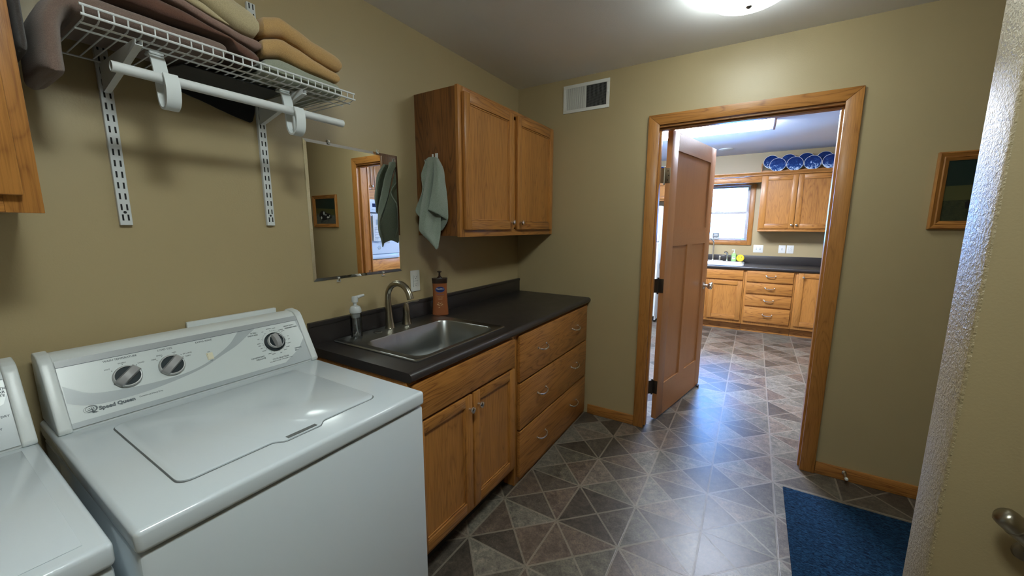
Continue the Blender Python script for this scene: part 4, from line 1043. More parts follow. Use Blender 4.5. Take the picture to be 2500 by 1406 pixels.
mb.rings([[Vector((a, b_, 0.9146)) for a, b_ in g0], [Vector((a, b_, 0.9175)) for a, b_ in g0], [Vector((a, b_, 0.9190)) for a, b_ in g1]], mi=0)
mb.box(0.687, 0.700, -2.268, -2.192, 0.9188, 0.9194, 0.0, mi=1)
obj('lid', mb, [ENAMEL, simple('lid_gap_grey', (0.12, 0.13, 0.13), 0.5)], t, smooth=30)
mb = MB(); mb.box(0.006, 0.020, -2.222, -1.930, 0.98, 1.1115, 0.002); obj('rear_plate', mb, PLASTW, t)
# dryer
dy0, dy1 = -3.29, -2.594
t2, mb, ya, yb, con = appliance('dryer', dy0, dy1, 'white dryer at the lower left corner, beside the washing machine', 0.766)
low = [(-3.2, 0.05), (-3.0, 0.03), (-2.85, 0.03), (-2.75, 0.045), (-2.68, 0.07), (-2.63, 0.095), (yb, 0.118)]
for a, b_ in zip(low, low[1:]): mb.face([PP(a[0], a[1] - 0.0015, n), PP(b_[0], b_[1] - 0.0015, n), PP(b_[0], b_[1] + 0.0015, n), PP(a[0], a[1] + 0.0015, n)], mi=2)
mb.face([PP(a, v, n - 0.0001) for a, v in low] + [PP(yb, 0.004, n - 0.0001), PP(-3.2, 0.004, n - 0.0001)], mi=2)
obj('control_panel', mb, [PANELW, STRIPG, PANELG, INK], t2, smooth=None)
for grp in ((('AUTOMATIC', -2.619, 0.134), ('REGULAR /', -2.619, 0.1255), ('DELICATE', -2.6245, 0.117)), (('TIME DRY', -2.626, 0.066),), (('DRY', -2.641, 0.038),)):
    tx = MB()
    for s_, y, v in grp: tx.text(s_, PM(y, v, 0.0089), 0.0085 if v > 0.1 else 0.0072, 'RIGHT', bold=0.0002, sx=0.95)
    obj('printed_lettering', tx, [INK, INKL], t2, smooth=None)
knob(-2.70, 0.085, 0.0315, D(60), t2); knob(-2.95, 0.085, 0.0315, D(30), t2)
# rolled front/side ridge on the dryer top
mb = MB(); mb.box(0.22, 0.735, dy0 + 0.03, dy1 - 0.03, 0.9142, 0.9155, 0.0006); obj('top_panel', mb, ENAMEL, t2)

# ------------------------------------------------------------------ shelving
def standard(y, w_, label):
    t = thing('shelf_standard', label, 'shelf standard', (0, y, 1.442), 'slotted wall standards')
    mb = MB(); mb.box(0.0006, 0.014, y - w_ / 2, y + w_ / 2, 1.438, 2.235, 0.0012, 1); obj('channel', mb, POWDER, t)
    mb = MB(); z = 1.452
    k = 0
    while z < 2.22:
        if k == 1:
            for q in range(10): pass
            mb.lathe([(0.004, 0), (0.004, 0.0004), (0.001, 0.0004)], (0.0138, y, z + 0.003), (1, 0, 0), 12); z += 0.009; k += 1; continue
        for s_ in (-1, 1): mb.box(0.0138, 0.0144, y + s_ * 0.0062 - 0.0021, y + s_ * 0.0062 + 0.0021, z, z + 0.018)
        z += 0.0215 if k == 0 else 0.0318; k += 1
    obj('slots', mb, BLACK, t, smooth=None, label='dark slots')
standard(-2.333, 0.0285, 'white slotted wall standard under the left half of the wire shelf')
standard(-1.914, 0.0285, 'white slotted wall standard under the right half of the wire shelf, nearer the mirror')
def bracket(y, label):
    mb = MB()
    poly = [(0.0145, 1.815), (0.024, 1.817), (0.302, 1.878), (0.306, 1.888), (0.300, 1.8905), (0.0145, 1.8905)]
    for s_ in (-1, 1): mb.prism(poly, lambda a, b, q: (a, q, b), y + s_ * 0.0065 - 0.0009, y + s_ * 0.0065 + 0.0009)
    mb.prism([(0.0145, 1.8145), (0.024, 1.8155), (0.304, 1.8765), (0.304, 1.8785), (0.0145, 1.8165)], lambda a, b, q: (a, q, b), y - 0.0074, y + 0.0074)
    tag(obj('shelf_bracket', mb, POWDER, base=(0.0145, y, 1.815)), label, 'shelf bracket')
bracket(-2.333, 'white angled shelf bracket on the left wall standard'); bracket(-1.914, 'white angled shelf bracket on the right wall standard, nearer the mirror')
# wire shelf
SY0, SY1 = -2.432, -1.725
mb = MB()
W = lambda a, b_, r_: mb.cyl(a, b_, r_, seg=8)
W((0.316, SY0, 1.9245), (0.316, SY1, 1.9245), 0.0033); W((0.318, SY0, 1.9035), (0.318, SY1, 1.9035), 0.0033)
for x in (0.022, 0.245, 0.290): W((x, SY0 + 0.003, 1.8935), (x, SY1 - 0.003, 1.8935), 0.0026)
nw = 29
for i in range(nw):
    y = SY0 + 0.006 + (SY1 - SY0 - 0.012) * i / (nw - 1)
    mb.tube([(0.012, y, 1.898), (0.300, y, 1.898), (0.316, y, 1.9035), (0.3165, y, 1.9275)], 0.0017, 6)
shelf = obj('wire_shelf', mb, POWDER, base=(0.02, -2.08, 1.89))
tag(shelf, 'white wire shelf on brackets carrying the folded towels', 'shelf')
# hanging rod and hooks
mb = MB()
n_ = 20
mb.rings([[Vector((0.300 + rr * math.cos(2 * PI * i / n_), y, 1.812 + rr * math.sin(2 * PI * i / n_))) for i in range(n_)] for rr, y in ((0.0105, -2.390), (0.0125, -2.390), (0.0125, -1.772), (0.0105, -1.772), (0.0105, -2.390))], cap0=False, cap1=False)
tag(obj('hanging_rod', mb, POWDER, base=(0.30, -2.08, 1.81)), 'white hanging rod held in hooks below the wire shelf', 'hanging rod')
def hook(y, label):
    mb = MB(); hw = 0.0155
    path = [(0.226, 1.8905), (0.240, 1.885), (0.252, 1.868), (0.262, 1.835), (0.266, 1.795), (0.270, 1.765), (0.283, 1.744), (0.303, 1.740), (0.320, 1.752), (0.327, 1.775), (0.326, 1.800), (0.318, 1.822)]
    path = smooth_line(path, 4)
    secs = []
    for i, p in enumerate(path):
        a = Vector(path[max(i - 1, 0)]); b_ = Vector(path[min(i + 1, len(path) - 1)]); tn = (b_ - a).normalized(); nn = Vector((-tn.y, tn.x)) * 0.003
        secs.append([Vector((p[0] + nn.x, y - hw, p[1] + nn.y)), Vector((p[0] + nn.x, y + hw, p[1] + nn.y)), Vector((p[0] - nn.x, y + hw, p[1] - nn.y)), Vector((p[0] - nn.x, y - hw, p[1] - nn.y))])
    mb.rings(secs)
    mb.box(0.268, 0.322, y - 0.0015, y + 0.0015, 1.750, 1.760); mb.box(0.294, 0.306, y - 0.010, y + 0.010, 1.748, 1.798, 0.003)
    mb.box(0.215, 0.25, y - hw, y + hw, 1.884, 1.8905, 0.002)
    tag(obj('rod_hook', mb, PLASTW, base=(0.28, y, 1.74)), label, 'rod hook', 'rod hooks')
hook(-2.283, 'white plastic rod hook near the left end of the hanging rod'); hook(-1.948, 'white plastic rod hook near the right end of the hanging rod')

# ------------------------------------------------------------------ folded towels
def vnoise(x, y, z, s): 
    return (math.sin(x * 37 + s * 1.7) * math.cos(y * 23 + s * 2.3) + 0.6 * math.sin(y * 61 + z * 41 + s) + 0.4 * math.sin(x * 90 + y * 15 + s * 3)) / 2
def folded_towel(name, mat, st_, lo, hi, xb, xf, label, seed, slit=0.010, depth=0.045):
    # st_: stations (y, z bottom, z top) of the front roll; folded strip with an open slit that shows at the ends
    mb = MB(); y0, y1 = st_[0][0], st_[-1][0]; ny = 48; rings_ = []
    def at(y):
        if callable(lo): return lo(y) + 0.003, hi(y) - 0.003
        for a, b in zip(st_, st_[1:]):
            if y <= b[0]:
                f = (y - a[0]) / (b[0] - a[0]); f = f * f * (3 - 2 * f) * 0.4 + f * 0.6
                return a[1] + (b[1] - a[1]) * f, a[2] + (b[2] - a[2]) * f
        return st_[-1][1], st_[-1][2]
    for j in range(ny + 1):
        f = j / ny; y = y0 + (y1 - y0) * f; zb, zt = at(y); h = zt - zb
        e = min(y - y0, y1 - y); R = 0.016
        k = 1.0 if e > R else 0.45 + 0.55 * math.sqrt(max(0.0, 1 - (1 - e / R) ** 2))
        g_ = slit * (0.25 + 0.75 * math.exp(-(y - y0) / 0.03)); hh = h * k; zc = (zb + zt) / 2; r = []
        def P(x, z, top=0.0):
            nv = vnoise(x, y, z, seed)
            return Vector((x + 0.0025 * nv, y + 0.0035 * math.sin(x * 30 + seed), z + 0.0016 * nv * top))
        nb = 7; xn = xf - hh / 2
        for i in range(nb): r.append(P(xb + (xn - xb) * i / nb, zc - hh / 2))
        for i in range(15):
            a = -PI / 2 + PI * i / 14; r.append(P(xn + hh / 2 * abs(math.cos(a)) ** 0.75, zc + hh / 2 * math.sin(a), 0.5))
        for i in range(nb - 1, -1, -1): r.append(P(xb + (xn - xb) * i / nb, zc + hh / 2 - 0.002 * math.sin(i), 1.0))
        gg = min(g_, hh * 0.3)
        r += [P(xb, zc + gg / 2), P((xb + xf - depth) / 2, zc + gg / 2), P(xf - depth, zc + gg * 0.7), P(xf - depth + 0.007, zc), P(xf - depth, zc - gg * 0.6), P((xb + xf - depth) / 2, zc - gg / 2), P(xb, zc - gg / 2)]
        rings_.append(r)
    mb.rings(rings_)
    bmesh.ops.recalc_face_normals(mb.bm, faces=list(mb.bm.faces))
    o = obj(name, mb, mat, base=((xb + xf) / 2, (y0 + y1) / 2, lo((y0 + y1) / 2)), smooth=60)
    return tag(o, label, 'towel')
ZS = 1.9015
def curve(*pts):
    def f(y):
        if y <= pts[0][0]: return pts[0][1]
        for a, b in zip(pts, pts[1:]):
            if y <= b[0]:
                t_ = (y - a[0]) / (b[0] - a[0]); t_ = t_ * t_ * (3 - 2 * t_) * 0.4 + t_ * 0.6
                return a[1] + (b[1] - a[1]) * t_
        return pts[-1][1]
    return f
R0 = curve((-2.1, ZS - 0.002), (-1.7, ZS - 0.002))
R1 = curve((-2.034, 1.953), (-1.977, 1.972), (-1.89, 1.959), (-1.79, 1.951), (-1.768, 1.947))
R2 = curve((-2.030, 2.013), (-1.96, 2.036), (-1.915, 2.026), (-1.856, 2.005), (-1.79, 1.992), (-1.757, 1.988))
R3 = curve((-2.024, 2.079), (-1.966, 2.099), (-1.911, 2.084), (-1.851, 2.065), (-1.786, 2.054), (-1.757, 2.047))
folded_towel('folded_towel', F_SAGE, [(-2.034,), (-1.768,)], R0, R1, 0.05, 0.302, 'folded sage green towel, bottom of the right-hand stack on the shelf', 1)
folded_towel('folded_towel', F_TAN, [(-2.030,), (-1.768,)], R1, R2, 0.05, 0.300, 'folded golden tan towel, middle of the right-hand stack', 2, 0.016, 0.05)
folded_towel('folded_towel', F_TAN, [(-2.024,), (-1.757,)], R2, R3, 0.04, 0.300, 'folded golden tan towel on top of the right-hand stack', 3, 0.022, 0.055)
L0 = curve((-2.42, 1.975), (-2.35, 1.976), (-2.242, 1.973), (-2.122, 1.971), (-2.100, 1.945), (-2.048, 1.922))
L1 = curve((-2.42, 2.030), (-2.35, 2.028), (-2.242, 2.010), (-2.146, 1.987), (-2.10, 1.976), (-2.040, 1.964))
L2 = curve((-2.43, 2.068), (-2.35, 2.059), (-2.242, 2.036), (-2.146, 2.013), (-2.09, 2.002), (-2.036, 2.000))
L3 = curve((-2.43, 2.112), (-2.30, 2.086), (-2.181, 2.048), (-2.12, 2.020), (-2.098, 2.008), (-2.07, 2.003), (-2.036, 2.001))
L4 = curve((-2.43, 2.202), (-2.30, 2.167), (-2.181, 2.130), (-2.12, 2.107), (-2.07, 2.089), (-2.036, 2.074))
folded_towel('folded_towel', F_BROWN, [(-2.415,), (-2.048,)], L0, L1, 0.05, 0.292, 'dark chocolate brown folded towel between the taupe and mauve towels', 5)
folded_towel('folded_towel', F_MAUVE, [(-2.425,), (-2.040,)], L1, L2, 0.05, 0.298, 'mauve folded towel above the dark brown towel', 6)
folded_towel('folded_towel', F_CREAM, [(-2.43,), (-2.118,)], L2, L3, 0.05, 0.290, 'pale cream folded towel lying on the mauve towel', 7)
folded_towel('folded_towel', F_CREAM, [(-2.43,), (-2.036,)], L3, L4, 0.05, 0.300, 'thick cream folded towel on top of the left-hand stack', 8, 0.02, 0.05)
# taupe towel: bottom of stack, drapes over the shelf end
def drape(path, x0, x1, th, seed, name, mat, label):
    mb = MB(); secs = []; n_ = len(path); P_ = []
    for i in range(n_ - 1):
        for k in range(6):
            f = k / 6; a = path[max(i - 1, 0)]; b_ = path[i]; c_ = path[i + 1]; d2 = path[min(i + 2, n_ - 1)]
            P_.append(tuple(0.5 * (2 * b_[q] + (c_[q] - a[q]) * f + (2 * a[q] - 5 * b_[q] + 4 * c_[q] - d2[q]) * f * f + (3 * b_[q] - a[q] - 3 * c_[q] + d2[q]) * f ** 3) for q in (0, 1)))
    P_.append(path[-1]); m_ = len(P_)
    for i, p in enumerate(P_):
        a = Vector(P_[max(i - 1, 0)]); b_ = Vector(P_[min(i + 1, m_ - 1)]); tn = (b_ - a).normalized(); nn = Vector((-tn.y, tn.x))
        e = min(i, m_ - 1 - i) / 4.0; k = 1.0 if e >= 1 else 0.35 + 0.65 * math.sqrt(max(0, 1 - (1 - e) ** 2))
        r_ = []
        for q in range(28):
            an = 2 * PI * q / 28; cx, cz = math.cos(an), math.sin(an)
            ex = abs(cx) ** 0.45 * (1 if cx > 0 else -1); ez = abs(cz) ** 0.75 * (1 if cz > 0 else -1)
            x = (x0 + x1) / 2 + (x1 - x0) / 2 * ex; t_ = (th if p[0] > -2.44 else th * 0.74) / 2 * ez * k * (1 + 0.06 * vnoise(x, p[0], p[1], seed))
            r_.append(Vector((x + 0.004 * vnoise(x, p[0], p[1], seed + 2), p[0] + nn.x * t_, p[1] + nn.y * t_)))
        secs.append(r_)
    mb.rings(secs)
    return tag(obj(name, mb, mat, base=((x0 + x1) / 2, path[0][0], path[0][1]), smooth=60), label, 'towel')
drape([(-2.134, ZS + 0.032), (-2.16, ZS + 0.0355), (-2.25, ZS + 0.036), (-2.35, ZS + 0.037), (-2.415, ZS + 0.036), (-2.452, ZS + 0.026), (-2.472, ZS - 0.012), (-2.477, ZS - 0.06), (-2.478, ZS - 0.10), (-2.478, ZS - 0.126)], 0.055, 0.294, 0.056, 11, 'folded_towel', F_GREY, 'taupe towel at the bottom of the left-hand stack, drooping over the shelf end')
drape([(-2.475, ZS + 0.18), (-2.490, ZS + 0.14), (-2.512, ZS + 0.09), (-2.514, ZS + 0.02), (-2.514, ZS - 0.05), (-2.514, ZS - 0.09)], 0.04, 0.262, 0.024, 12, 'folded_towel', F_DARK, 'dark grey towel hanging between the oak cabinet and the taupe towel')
# black cloth under the stacks, corner hanging behind the shelf
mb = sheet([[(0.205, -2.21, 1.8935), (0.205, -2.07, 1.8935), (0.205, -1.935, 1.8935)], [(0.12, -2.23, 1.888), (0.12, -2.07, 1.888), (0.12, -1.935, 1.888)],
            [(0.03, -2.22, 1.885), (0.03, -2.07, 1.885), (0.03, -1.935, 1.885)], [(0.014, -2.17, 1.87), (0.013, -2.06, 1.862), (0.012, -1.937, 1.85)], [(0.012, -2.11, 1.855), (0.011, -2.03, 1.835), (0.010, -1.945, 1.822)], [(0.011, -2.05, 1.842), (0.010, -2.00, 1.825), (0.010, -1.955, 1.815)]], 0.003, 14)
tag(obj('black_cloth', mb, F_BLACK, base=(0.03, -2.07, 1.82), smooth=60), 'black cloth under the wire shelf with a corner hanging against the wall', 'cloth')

# ------------------------------------------------------------------ kitchen
fk = Fr('y', 3.40)
def kbase(x0, x1, label, toe=True):
    t = thing('base_cabinet', label, 'cabinet', ((x0 + x1) / 2, 3.7, 0))
    mb = MB()
    for (a, b_, c_, d2, e_, f_) in ((x0 + 0.0005, x0 + 0.018, 3.4195, 3.998, 0.11, 0.862), (x1 - 0.018, x1 - 0.0005, 3.4195, 3.998, 0.11, 0.862), (x0 + 0.018, x1 - 0.018, 3.99, 3.998, 0.11, 0.862), (x0 + 0.018, x1 - 0.018, 3.4195, 3.99, 0.11, 0.128)):
        mb.box(a, b_, c_, d2, e_, f_, mi=2)
    mb.box(x0 + 0.0005, x1 - 0.0005, 3.40, 3.4193, 0.11, 0.862, 0.0008, mi=2); obj('cabinet_body', mb, OAK3, t)
    mb = MB(); mb.box(x0 + 0.0005, x1 - 0.0005, 3.475, 3.49, 0.0, 0.109, mi=0); mb.box(x0 + 0.0005, x1 - 0.0005, 3.462, 3.4748, 0.0, 0.018, 0.004, mi=0); obj('toe_kick', mb, [OX], t)
    return t
t = kbase(0.69, 1.571, 'oak kitchen sink base cabinet with a wide false drawer over doors')
slab_drawer(fk, 0.715, 1.552, 0.722, 0.848, t, 'false_drawer_front')
panel_door(fk, 0.715, 1.118, 0.156, 0.700, t, 0.055, (1.08, 0.65)); panel_door(fk, 1.145, 1.552, 0.156, 0.700, t, 0.055, (1.18, 0.65))
t = kbase(1.573, 2.134, 'oak kitchen base cabinet with a column of four drawers')
for z0, z1 in ((0.708, 0.853), (0.550, 0.689), (0.380, 0.526), (0.156, 0.357)): slab_drawer(fk, 1.597, 2.112, z0, z1, t, 'drawer', (1.868,), 0.105)
t = kbase(2.136, 2.62, 'oak kitchen base cabinet with a single door right of the drawers')
panel_door(fk, 2.160, 2.60, 0.156, 0.853, t, 0.06, (2.212, 0.800))
t = kbase(2.622, 3.598, 'oak kitchen base cabinet in the far right corner')
panel_door(fk, 2.64, 3.06, 0.156, 0.853, t, 0.06, (2.68, 0.80))
mb = MB(); kz0, kz1 = 0.863, 0.905
mb.box(0.47, 3.598, 3.425, 3.449, kz0, kz1); mb.box(0.47, 0.755, 3.449, 3.979, kz0, kz1); mb.box(1.525, 3.598, 3.449, 3.979, kz0, kz1); mb.box(0.755, 1.525, 3.90, 3.979, kz0, kz1)
pr = [(3.4252, kz0), (3.385, kz0)] + [(3.372 - 0.012 * math.cos(a), (kz0 + kz1) / 2 + 0.021 * math.sin(a)) for a in [(-PI / 2 + PI * i / 8) for i in range(9)]] + [(3.4252, kz1)]
mb.prism(pr, lambda a, b, q: (q, a, b), 0.47, 3.598)
kc = tag(obj('countertop', mb, COUNTER, base=(2.0, 3.7, kz0)), 'dark kitchen countertop with a raised backsplash below the window', 'countertop')
mb = MB(); mb.box(0.47, 3.598, 3.980, 3.9995, kz0, 1.020, 0.003); obj('backsplash', mb, COUNTER, kc)
# kitchen sink
t = thing('sink', 'white porcelain kitchen sink under the window', 'sink', (1.14, 3.67, kz1))
mb = MB()
mb.rings([rrect(0.735, 1.545, 3.435, 3.905, 0.04, 0.9055), rrect(0.733, 1.547, 3.433, 3.907, 0.04, 0.925), rrect(0.745, 1.535, 3.445, 3.895, 0.035, 0.935),
          rrect(0.775, 1.505, 3.475, 3.80, 0.05, 0.933), rrect(0.785, 1.495, 3.485, 3.79, 0.05, 0.92), rrect(0.80, 1.48, 3.50, 3.775, 0.06, 0.76), rrect(0.9, 1.38, 3.56, 3.72, 0.04, 0.75)], cap0=False)
obj('basin', mb, PORC, t, smooth=45, fixn=False)
t = thing('kitchen_faucet', 'chrome high-arc kitchen faucet in front of the window', 'faucet', (1.13, 3.85, 0.935))
mb = MB(); pts = [(1.13, 3.86, 0.9352), (1.13, 3.86, 0.96), (1.13, 3.86, 1.15)]
for i in range(1, 13): a = PI * i / 12; pts.append((1.13 - 0.075 + 0.075 * math.cos(a) , 3.86 - 0.03 * i / 12, 1.17 + 0.095 * math.sin(a)))
pts.append((0.98, 3.829, 1.13)); mb.tube(pts, [0.022, 0.012] + [0.0105] * (len(pts) - 2), 14); obj('spout', mb, CHROME, t)
mb = MB(); mb.box(1.03, 1.27, 3.845, 3.875, 0.9352, 0.941, 0.002); obj('deck_plate', mb, CHROME, t)
mb = MB(); mb.lathe([(0.018, 0), (0.014, 0.015), (0.014, 0.055), (0.008, 0.07), (0.001, 0.075)], (1.222, 3.86, 0.9412), seg=16); mb.tube([(1.222, 3.86, 1.0), (1.25, 3.85, 1.012), (1.285, 3.84, 1.012)], [0.007, 0.006, 0.005], 10); obj('lever', mb, CHROME, t)
t = thing('side_sprayer', 'black and chrome side sprayer beside the kitchen faucet lever', 'sprayer', (1.318, 3.86, 0.935))
mb = MB(); mb.lathe([(0.018, 0), (0.013, 0.01), (0.010, 0.05), (0.012, 0.09), (0.014, 0.11)], (1.318, 3.86, 0.9352), seg=16); mb.tube([(1.318, 3.86, 1.04), (1.312, 3.855, 1.06), (1.295, 3.84, 1.068), (1.28, 3.83, 1.062)], [0.014, 0.014, 0.012, 0.009], 12); obj('spray_head', mb, CHROME, t)
# soap, smiley sponge
t = thing('dish_soap_bottle', 'green liquid soap pump bottle next to the yellow smiling sponge', 'soap dispenser', (1.405, 3.865, 0.935))
mb = MB(); mb.lathe([(0.030, 0), (0.034, 0.004), (0.034, 0.03), (0.031, 0.06), (0.033, 0.09), (0.024, 0.112), (0.012, 0.12)], (1.405, 3.865, 0.9352), seg=24); obj('bottle', mb, simple('green_bottle', (0.34, 0.58, 0.22), 0.2), t)
mb = MB(); mb.lathe([(0.012, 0), (0.012, 0.012), (0.005, 0.016), (0.005, 0.04), (0.010, 0.042), (0.010, 0.05), (0.001, 0.052)], (1.405, 3.865, 1.0553), seg=16); mb.box(1.372, 1.405, 3.858, 3.870, 1.095, 1.104, 0.003); obj('pump', mb, PLASTW, t)
mb = MB(); mb.box(1.385, 1.425, 3.8297, 3.8308, 0.965, 1.005, mi=0); [mb.box(1.391 + k * 0.0075, 1.3965 + k * 0.0075, 3.8291, 3.8296, 0.988, 0.998, mi=1) for k in range(4)]; obj('label', mb, [simple('pale_green_label', (0.6, 0.75, 0.45), 0.5), INK], t, smooth=None)
sx, sy, sz = 1.488, 3.838, 0.987
t = thing('smiley_sponge', 'round yellow sponge with a smiling face at the end of the kitchen sink', 'sponge', (sx, sy, 0.935))
mb = MB(); mb.lathe([(0.044, 0), (0.0505, 0.006), (0.0505, 0.022), (0.044, 0.028)], (sx, sy, sz), (0, -1, 0), 36); obj('sponge_body', mb, YELLOW, t)
mb = MB(); yy = sy - 0.0285
for s_ in (-0.017, 0.017): mb.face([Vector((sx + s_ + 0.005 * math.cos(a), yy, sz + 0.014 + 0.0075 * math.sin(a))) for a in [2 * PI * i / 12 for i in range(12)]])
for i in range(14):
    a0, a1 = PI * (1.12 + 0.76 * i / 14), PI * (1.12 + 0.76 * (i + 1) / 14)
    mb.face([Vector((sx + r_ * math.cos(a), yy, sz + 0.004 + r_ * 0.85 * math.sin(a))) for r_, a in ((0.024, a0), (0.024, a1), (0.0275, a1), (0.0275, a0))])
obj('face_print', mb, INK, t, smooth=None)
# sill items
t = thing('word_block', 'small grey block reading LOVE on the window sill', 'decoration', (1.135, 3.985, 1.238))
mb = MB(); mb.box(1.09, 1.178, 3.996, 4.022, 1.2385, 1.345, 0.002); obj('block', mb, SLATE, t)
mb = MB()
mb.text('LOVE', Matrix.Translation((1.134, 3.9955, 1.262)) @ Matrix.Rotation(PI / 2, 4, 'X'), 0.036, bold=0.001)
obj('lettering', mb, WHITEPR, t, smooth=None)
mb = MB()
for z, a in ((1.30, 0.030), (1.313, 0.024), (1.326, 0.032)):
    for k in range(4): mb.box(1.134 - a + k * a / 2 + 0.001, 1.134 - a + (k + 1) * a / 2 - 0.001, 3.9952, 3.9958, z, z + 0.006)
obj('small_print', mb, WHITEPR, t, smooth=None)
mb = MB(); mb.lathe([(0.022, 0), (0.026, 0.005), (0.022, 0.018), (0.012, 0.03), (0.001, 0.034)], (1.492, 4.012, 1.2382), seg=14)
for a in (-1, 1): mb.sphere((1.492 + a * 0.022, 4.01, 1.252), 0.012, 10, (1.3, 0.8, 0.7))
tag(obj('glass_figurine', mb, BLUEGL, base=(1.492, 4.01, 1.238)), 'little pale blue glass figurine in the right corner of the window sill', 'figurine')
fw4 = Fr('y', KY)
outlet(fw4, 1.638, 1.760, 1.066, 1.176, 'white double light switch plate right of the kitchen window', 'double')
outlet(fw4, 1.945, 2.026, 1.066, 1.179, 'white single light switch left of the kitchen wall outlet', 'switch')
outlet(fw4, 2.040, 2.122, 1.065, 1.180, 'white wall outlet on the kitchen wall, right of the single switch', 'gfci')
# kitchen upper cabinet
fu_ = Fr('y', 3.68)
t = thing('wall_cabinet', 'oak kitchen wall cabinet with two doors below the blue plates', 'cabinet', (2.07, 3.84, 1.378))
mb = MB(); mb.box(1.665, 2.479, 3.70, 3.999, 1.382, 2.12, mi=2); mb.box(1.662, 2.481, 3.68, 3.6998, 1.378, 2.12, 0.001, mi=2); mb.box(1.660, 2.483, 3.665, 3.6798, 1.374, 1.392, 0.003, mi=0); obj('cabinet_body', mb, OAK3, t)
panel_door(fu_, 1.678, 2.064, 1.414, 2.110, t, 0.058, (2.040, 1.459)); panel_door(fu_, 2.070, 2.466, 1.414, 2.110, t, 0.058, (2.095, 1.459))
t = thing('wall_cabinet', 'oak kitchen wall cabinet left of the window, above the fridge', 'cabinet', (0.1, 3.84, 1.80))
mb = MB(); mb.box(-0.45, 0.60, 3.70, 3.999, 1.83, 2.12, mi=2); mb.box(-0.45, 0.60, 3.68, 3.6998, 1.83, 2.12, 0.001, mi=2); obj('cabinet_body', mb, OAK3, t)
panel_door(fu_, -0.43, 0.07, 1.85, 2.105, t, 0.05); panel_door(fu_, 0.08, 0.58, 1.85, 2.105, t, 0.05)
t = thing('wall_cabinet', 'oak kitchen wall cabinet in the far right corner', 'cabinet', (2.9, 3.84, 1.38))
mb = MB(); mb.box(2.485, 3.598, 3.70, 3.999, 1.382, 2.12, mi=2); mb.box(2.485, 3.598, 3.68, 3.6998, 1.378, 2.12, 0.001, mi=2); obj('cabinet_body', mb, OAK3, t)
panel_door(fu_, 2.50, 2.95, 1.414, 2.110, t, 0.058, (2.92, 1.459))
# valence + plate shelf/crown
mb = MB(); mb.box(0.601, 1.661, 3.682, 3.700, 2.036, 2.118, 0.003, mi=0); tag(obj('window_valance', mb, OX, base=(1.13, 3.69, 2.04)), 'flat oak valance board spanning above the kitchen window', 'valance')
mb = MB(); mb.box(-0.46, 3.598, 3.655, 3.998, 2.1205, 2.138, 0.004, mi=0); mb.prism([(3.655, 2.1385), (3.648, 2.150), (3.640, 2.160), (3.640, 2.168), (3.672, 2.168), (3.672, 2.1385)], lambda a, b, q: (q, a, b), -0.46, 3.598, mi=0)
cr = tag(obj('crown_shelf', mb, OX, base=(1.5, 3.8, 2.12)), 'long oak crown ledge over the kitchen wall cabinets carrying the blue plates', 'ledge')
mb = MB(); mb.box(1.655, 3.59, 3.830, 3.985, 2.1385, 2.205, 0.002, mi=0); mb.box(1.640, 1.6545, 3.82, 3.985, 2.1385, 2.30, 0.002, mi=2)
tag(obj('plate_step', mb, OAK3, base=(2.1, 3.9, 2.1385)), 'raised oak step behind the front row of plates', 'step')
# plates
def plate(x, y, z, r, mi, label, tilt=0.16):
    t = thing('plate', label, 'plate', (x, y, z - r), 'blue plates over the kitchen cabinets')
    ax = Vector((0, -math.cos(tilt), math.sin(tilt)))
    a = Matrix.Rotation(0, 3, 'X')
    def lat(mb, prof, m_i): 
        e1 = Vector((1, 0, 0)); e2 = ax.cross(e1).normalized(); sg = 48
        mb.rings([[Vector((x, y, z)) + ax * h_ + (e1 * math.cos(2 * PI * q / sg) + e2 * math.sin(2 * PI * q / sg)) * rr for q in range(sg)] for rr, h_ in prof], mi=m_i)
    mb = MB(); lat(mb, [(r * 0.35, -0.006), (r * 0.6, -0.004), (r * 0.985, 0.010), (r, 0.0115), (r * 0.985, 0.013), (r * 0.95, 0.0122)], 0)
    p = obj('plate_rim', mb, PORC, t, smooth=50)
    mb = MB(); lat(mb, [(r * 0.958, 0.0124), (r * 0.70, 0.005), (r * 0.6, 0.002), (0.0005, 0.0015)], 0)
    me = obj('plate_picture', mb, PLATEM[mi], t, smooth=50)
labs_f = ['blue picture plate, leftmost of the front row', 'blue picture plate, second from left in the front row', 'blue picture plate, third from left in the front row', 'blue picture plate, fourth in the front row, cut by the door frame']
labs_b = ['blue picture plate, leftmost of the raised back row', 'blue picture plate, second from left in the raised back row', 'blue picture plate, third from left in the raised back row', 'blue picture plate, fourth in the raised back row, cut by the door frame']
for i, x in enumerate((1.824, 2.013, 2.202, 2.390)): plate(x, 3.765, 2.168 + 0.0925, 0.092, i, labs_f[i])
for i, x in enumerate((1.752, 1.948, 2.139, 2.336)): plate(x, 3.900, 2.226 + 0.09 + 0.004, 0.0915, 4 + i, labs_b[i])
plate(0.33, 3.765, 2.168 + 0.0925, 0.092, 2, 'blue picture plate seen through the gap behind the open door')
# small round ceiling vent
mb = MB(); mb.lathe([(0.085, 0), (0.085, -0.006), (0.07, -0.012), (0.001, -0.012)][::-1], (1.21, 3.45, H - 0.0004), seg=28)
tag(obj('ceiling_detector', mb, PLASTW, base=(1.21, 3.45, H)), 'small round white disc on the kitchen ceiling above the window', 'detector')
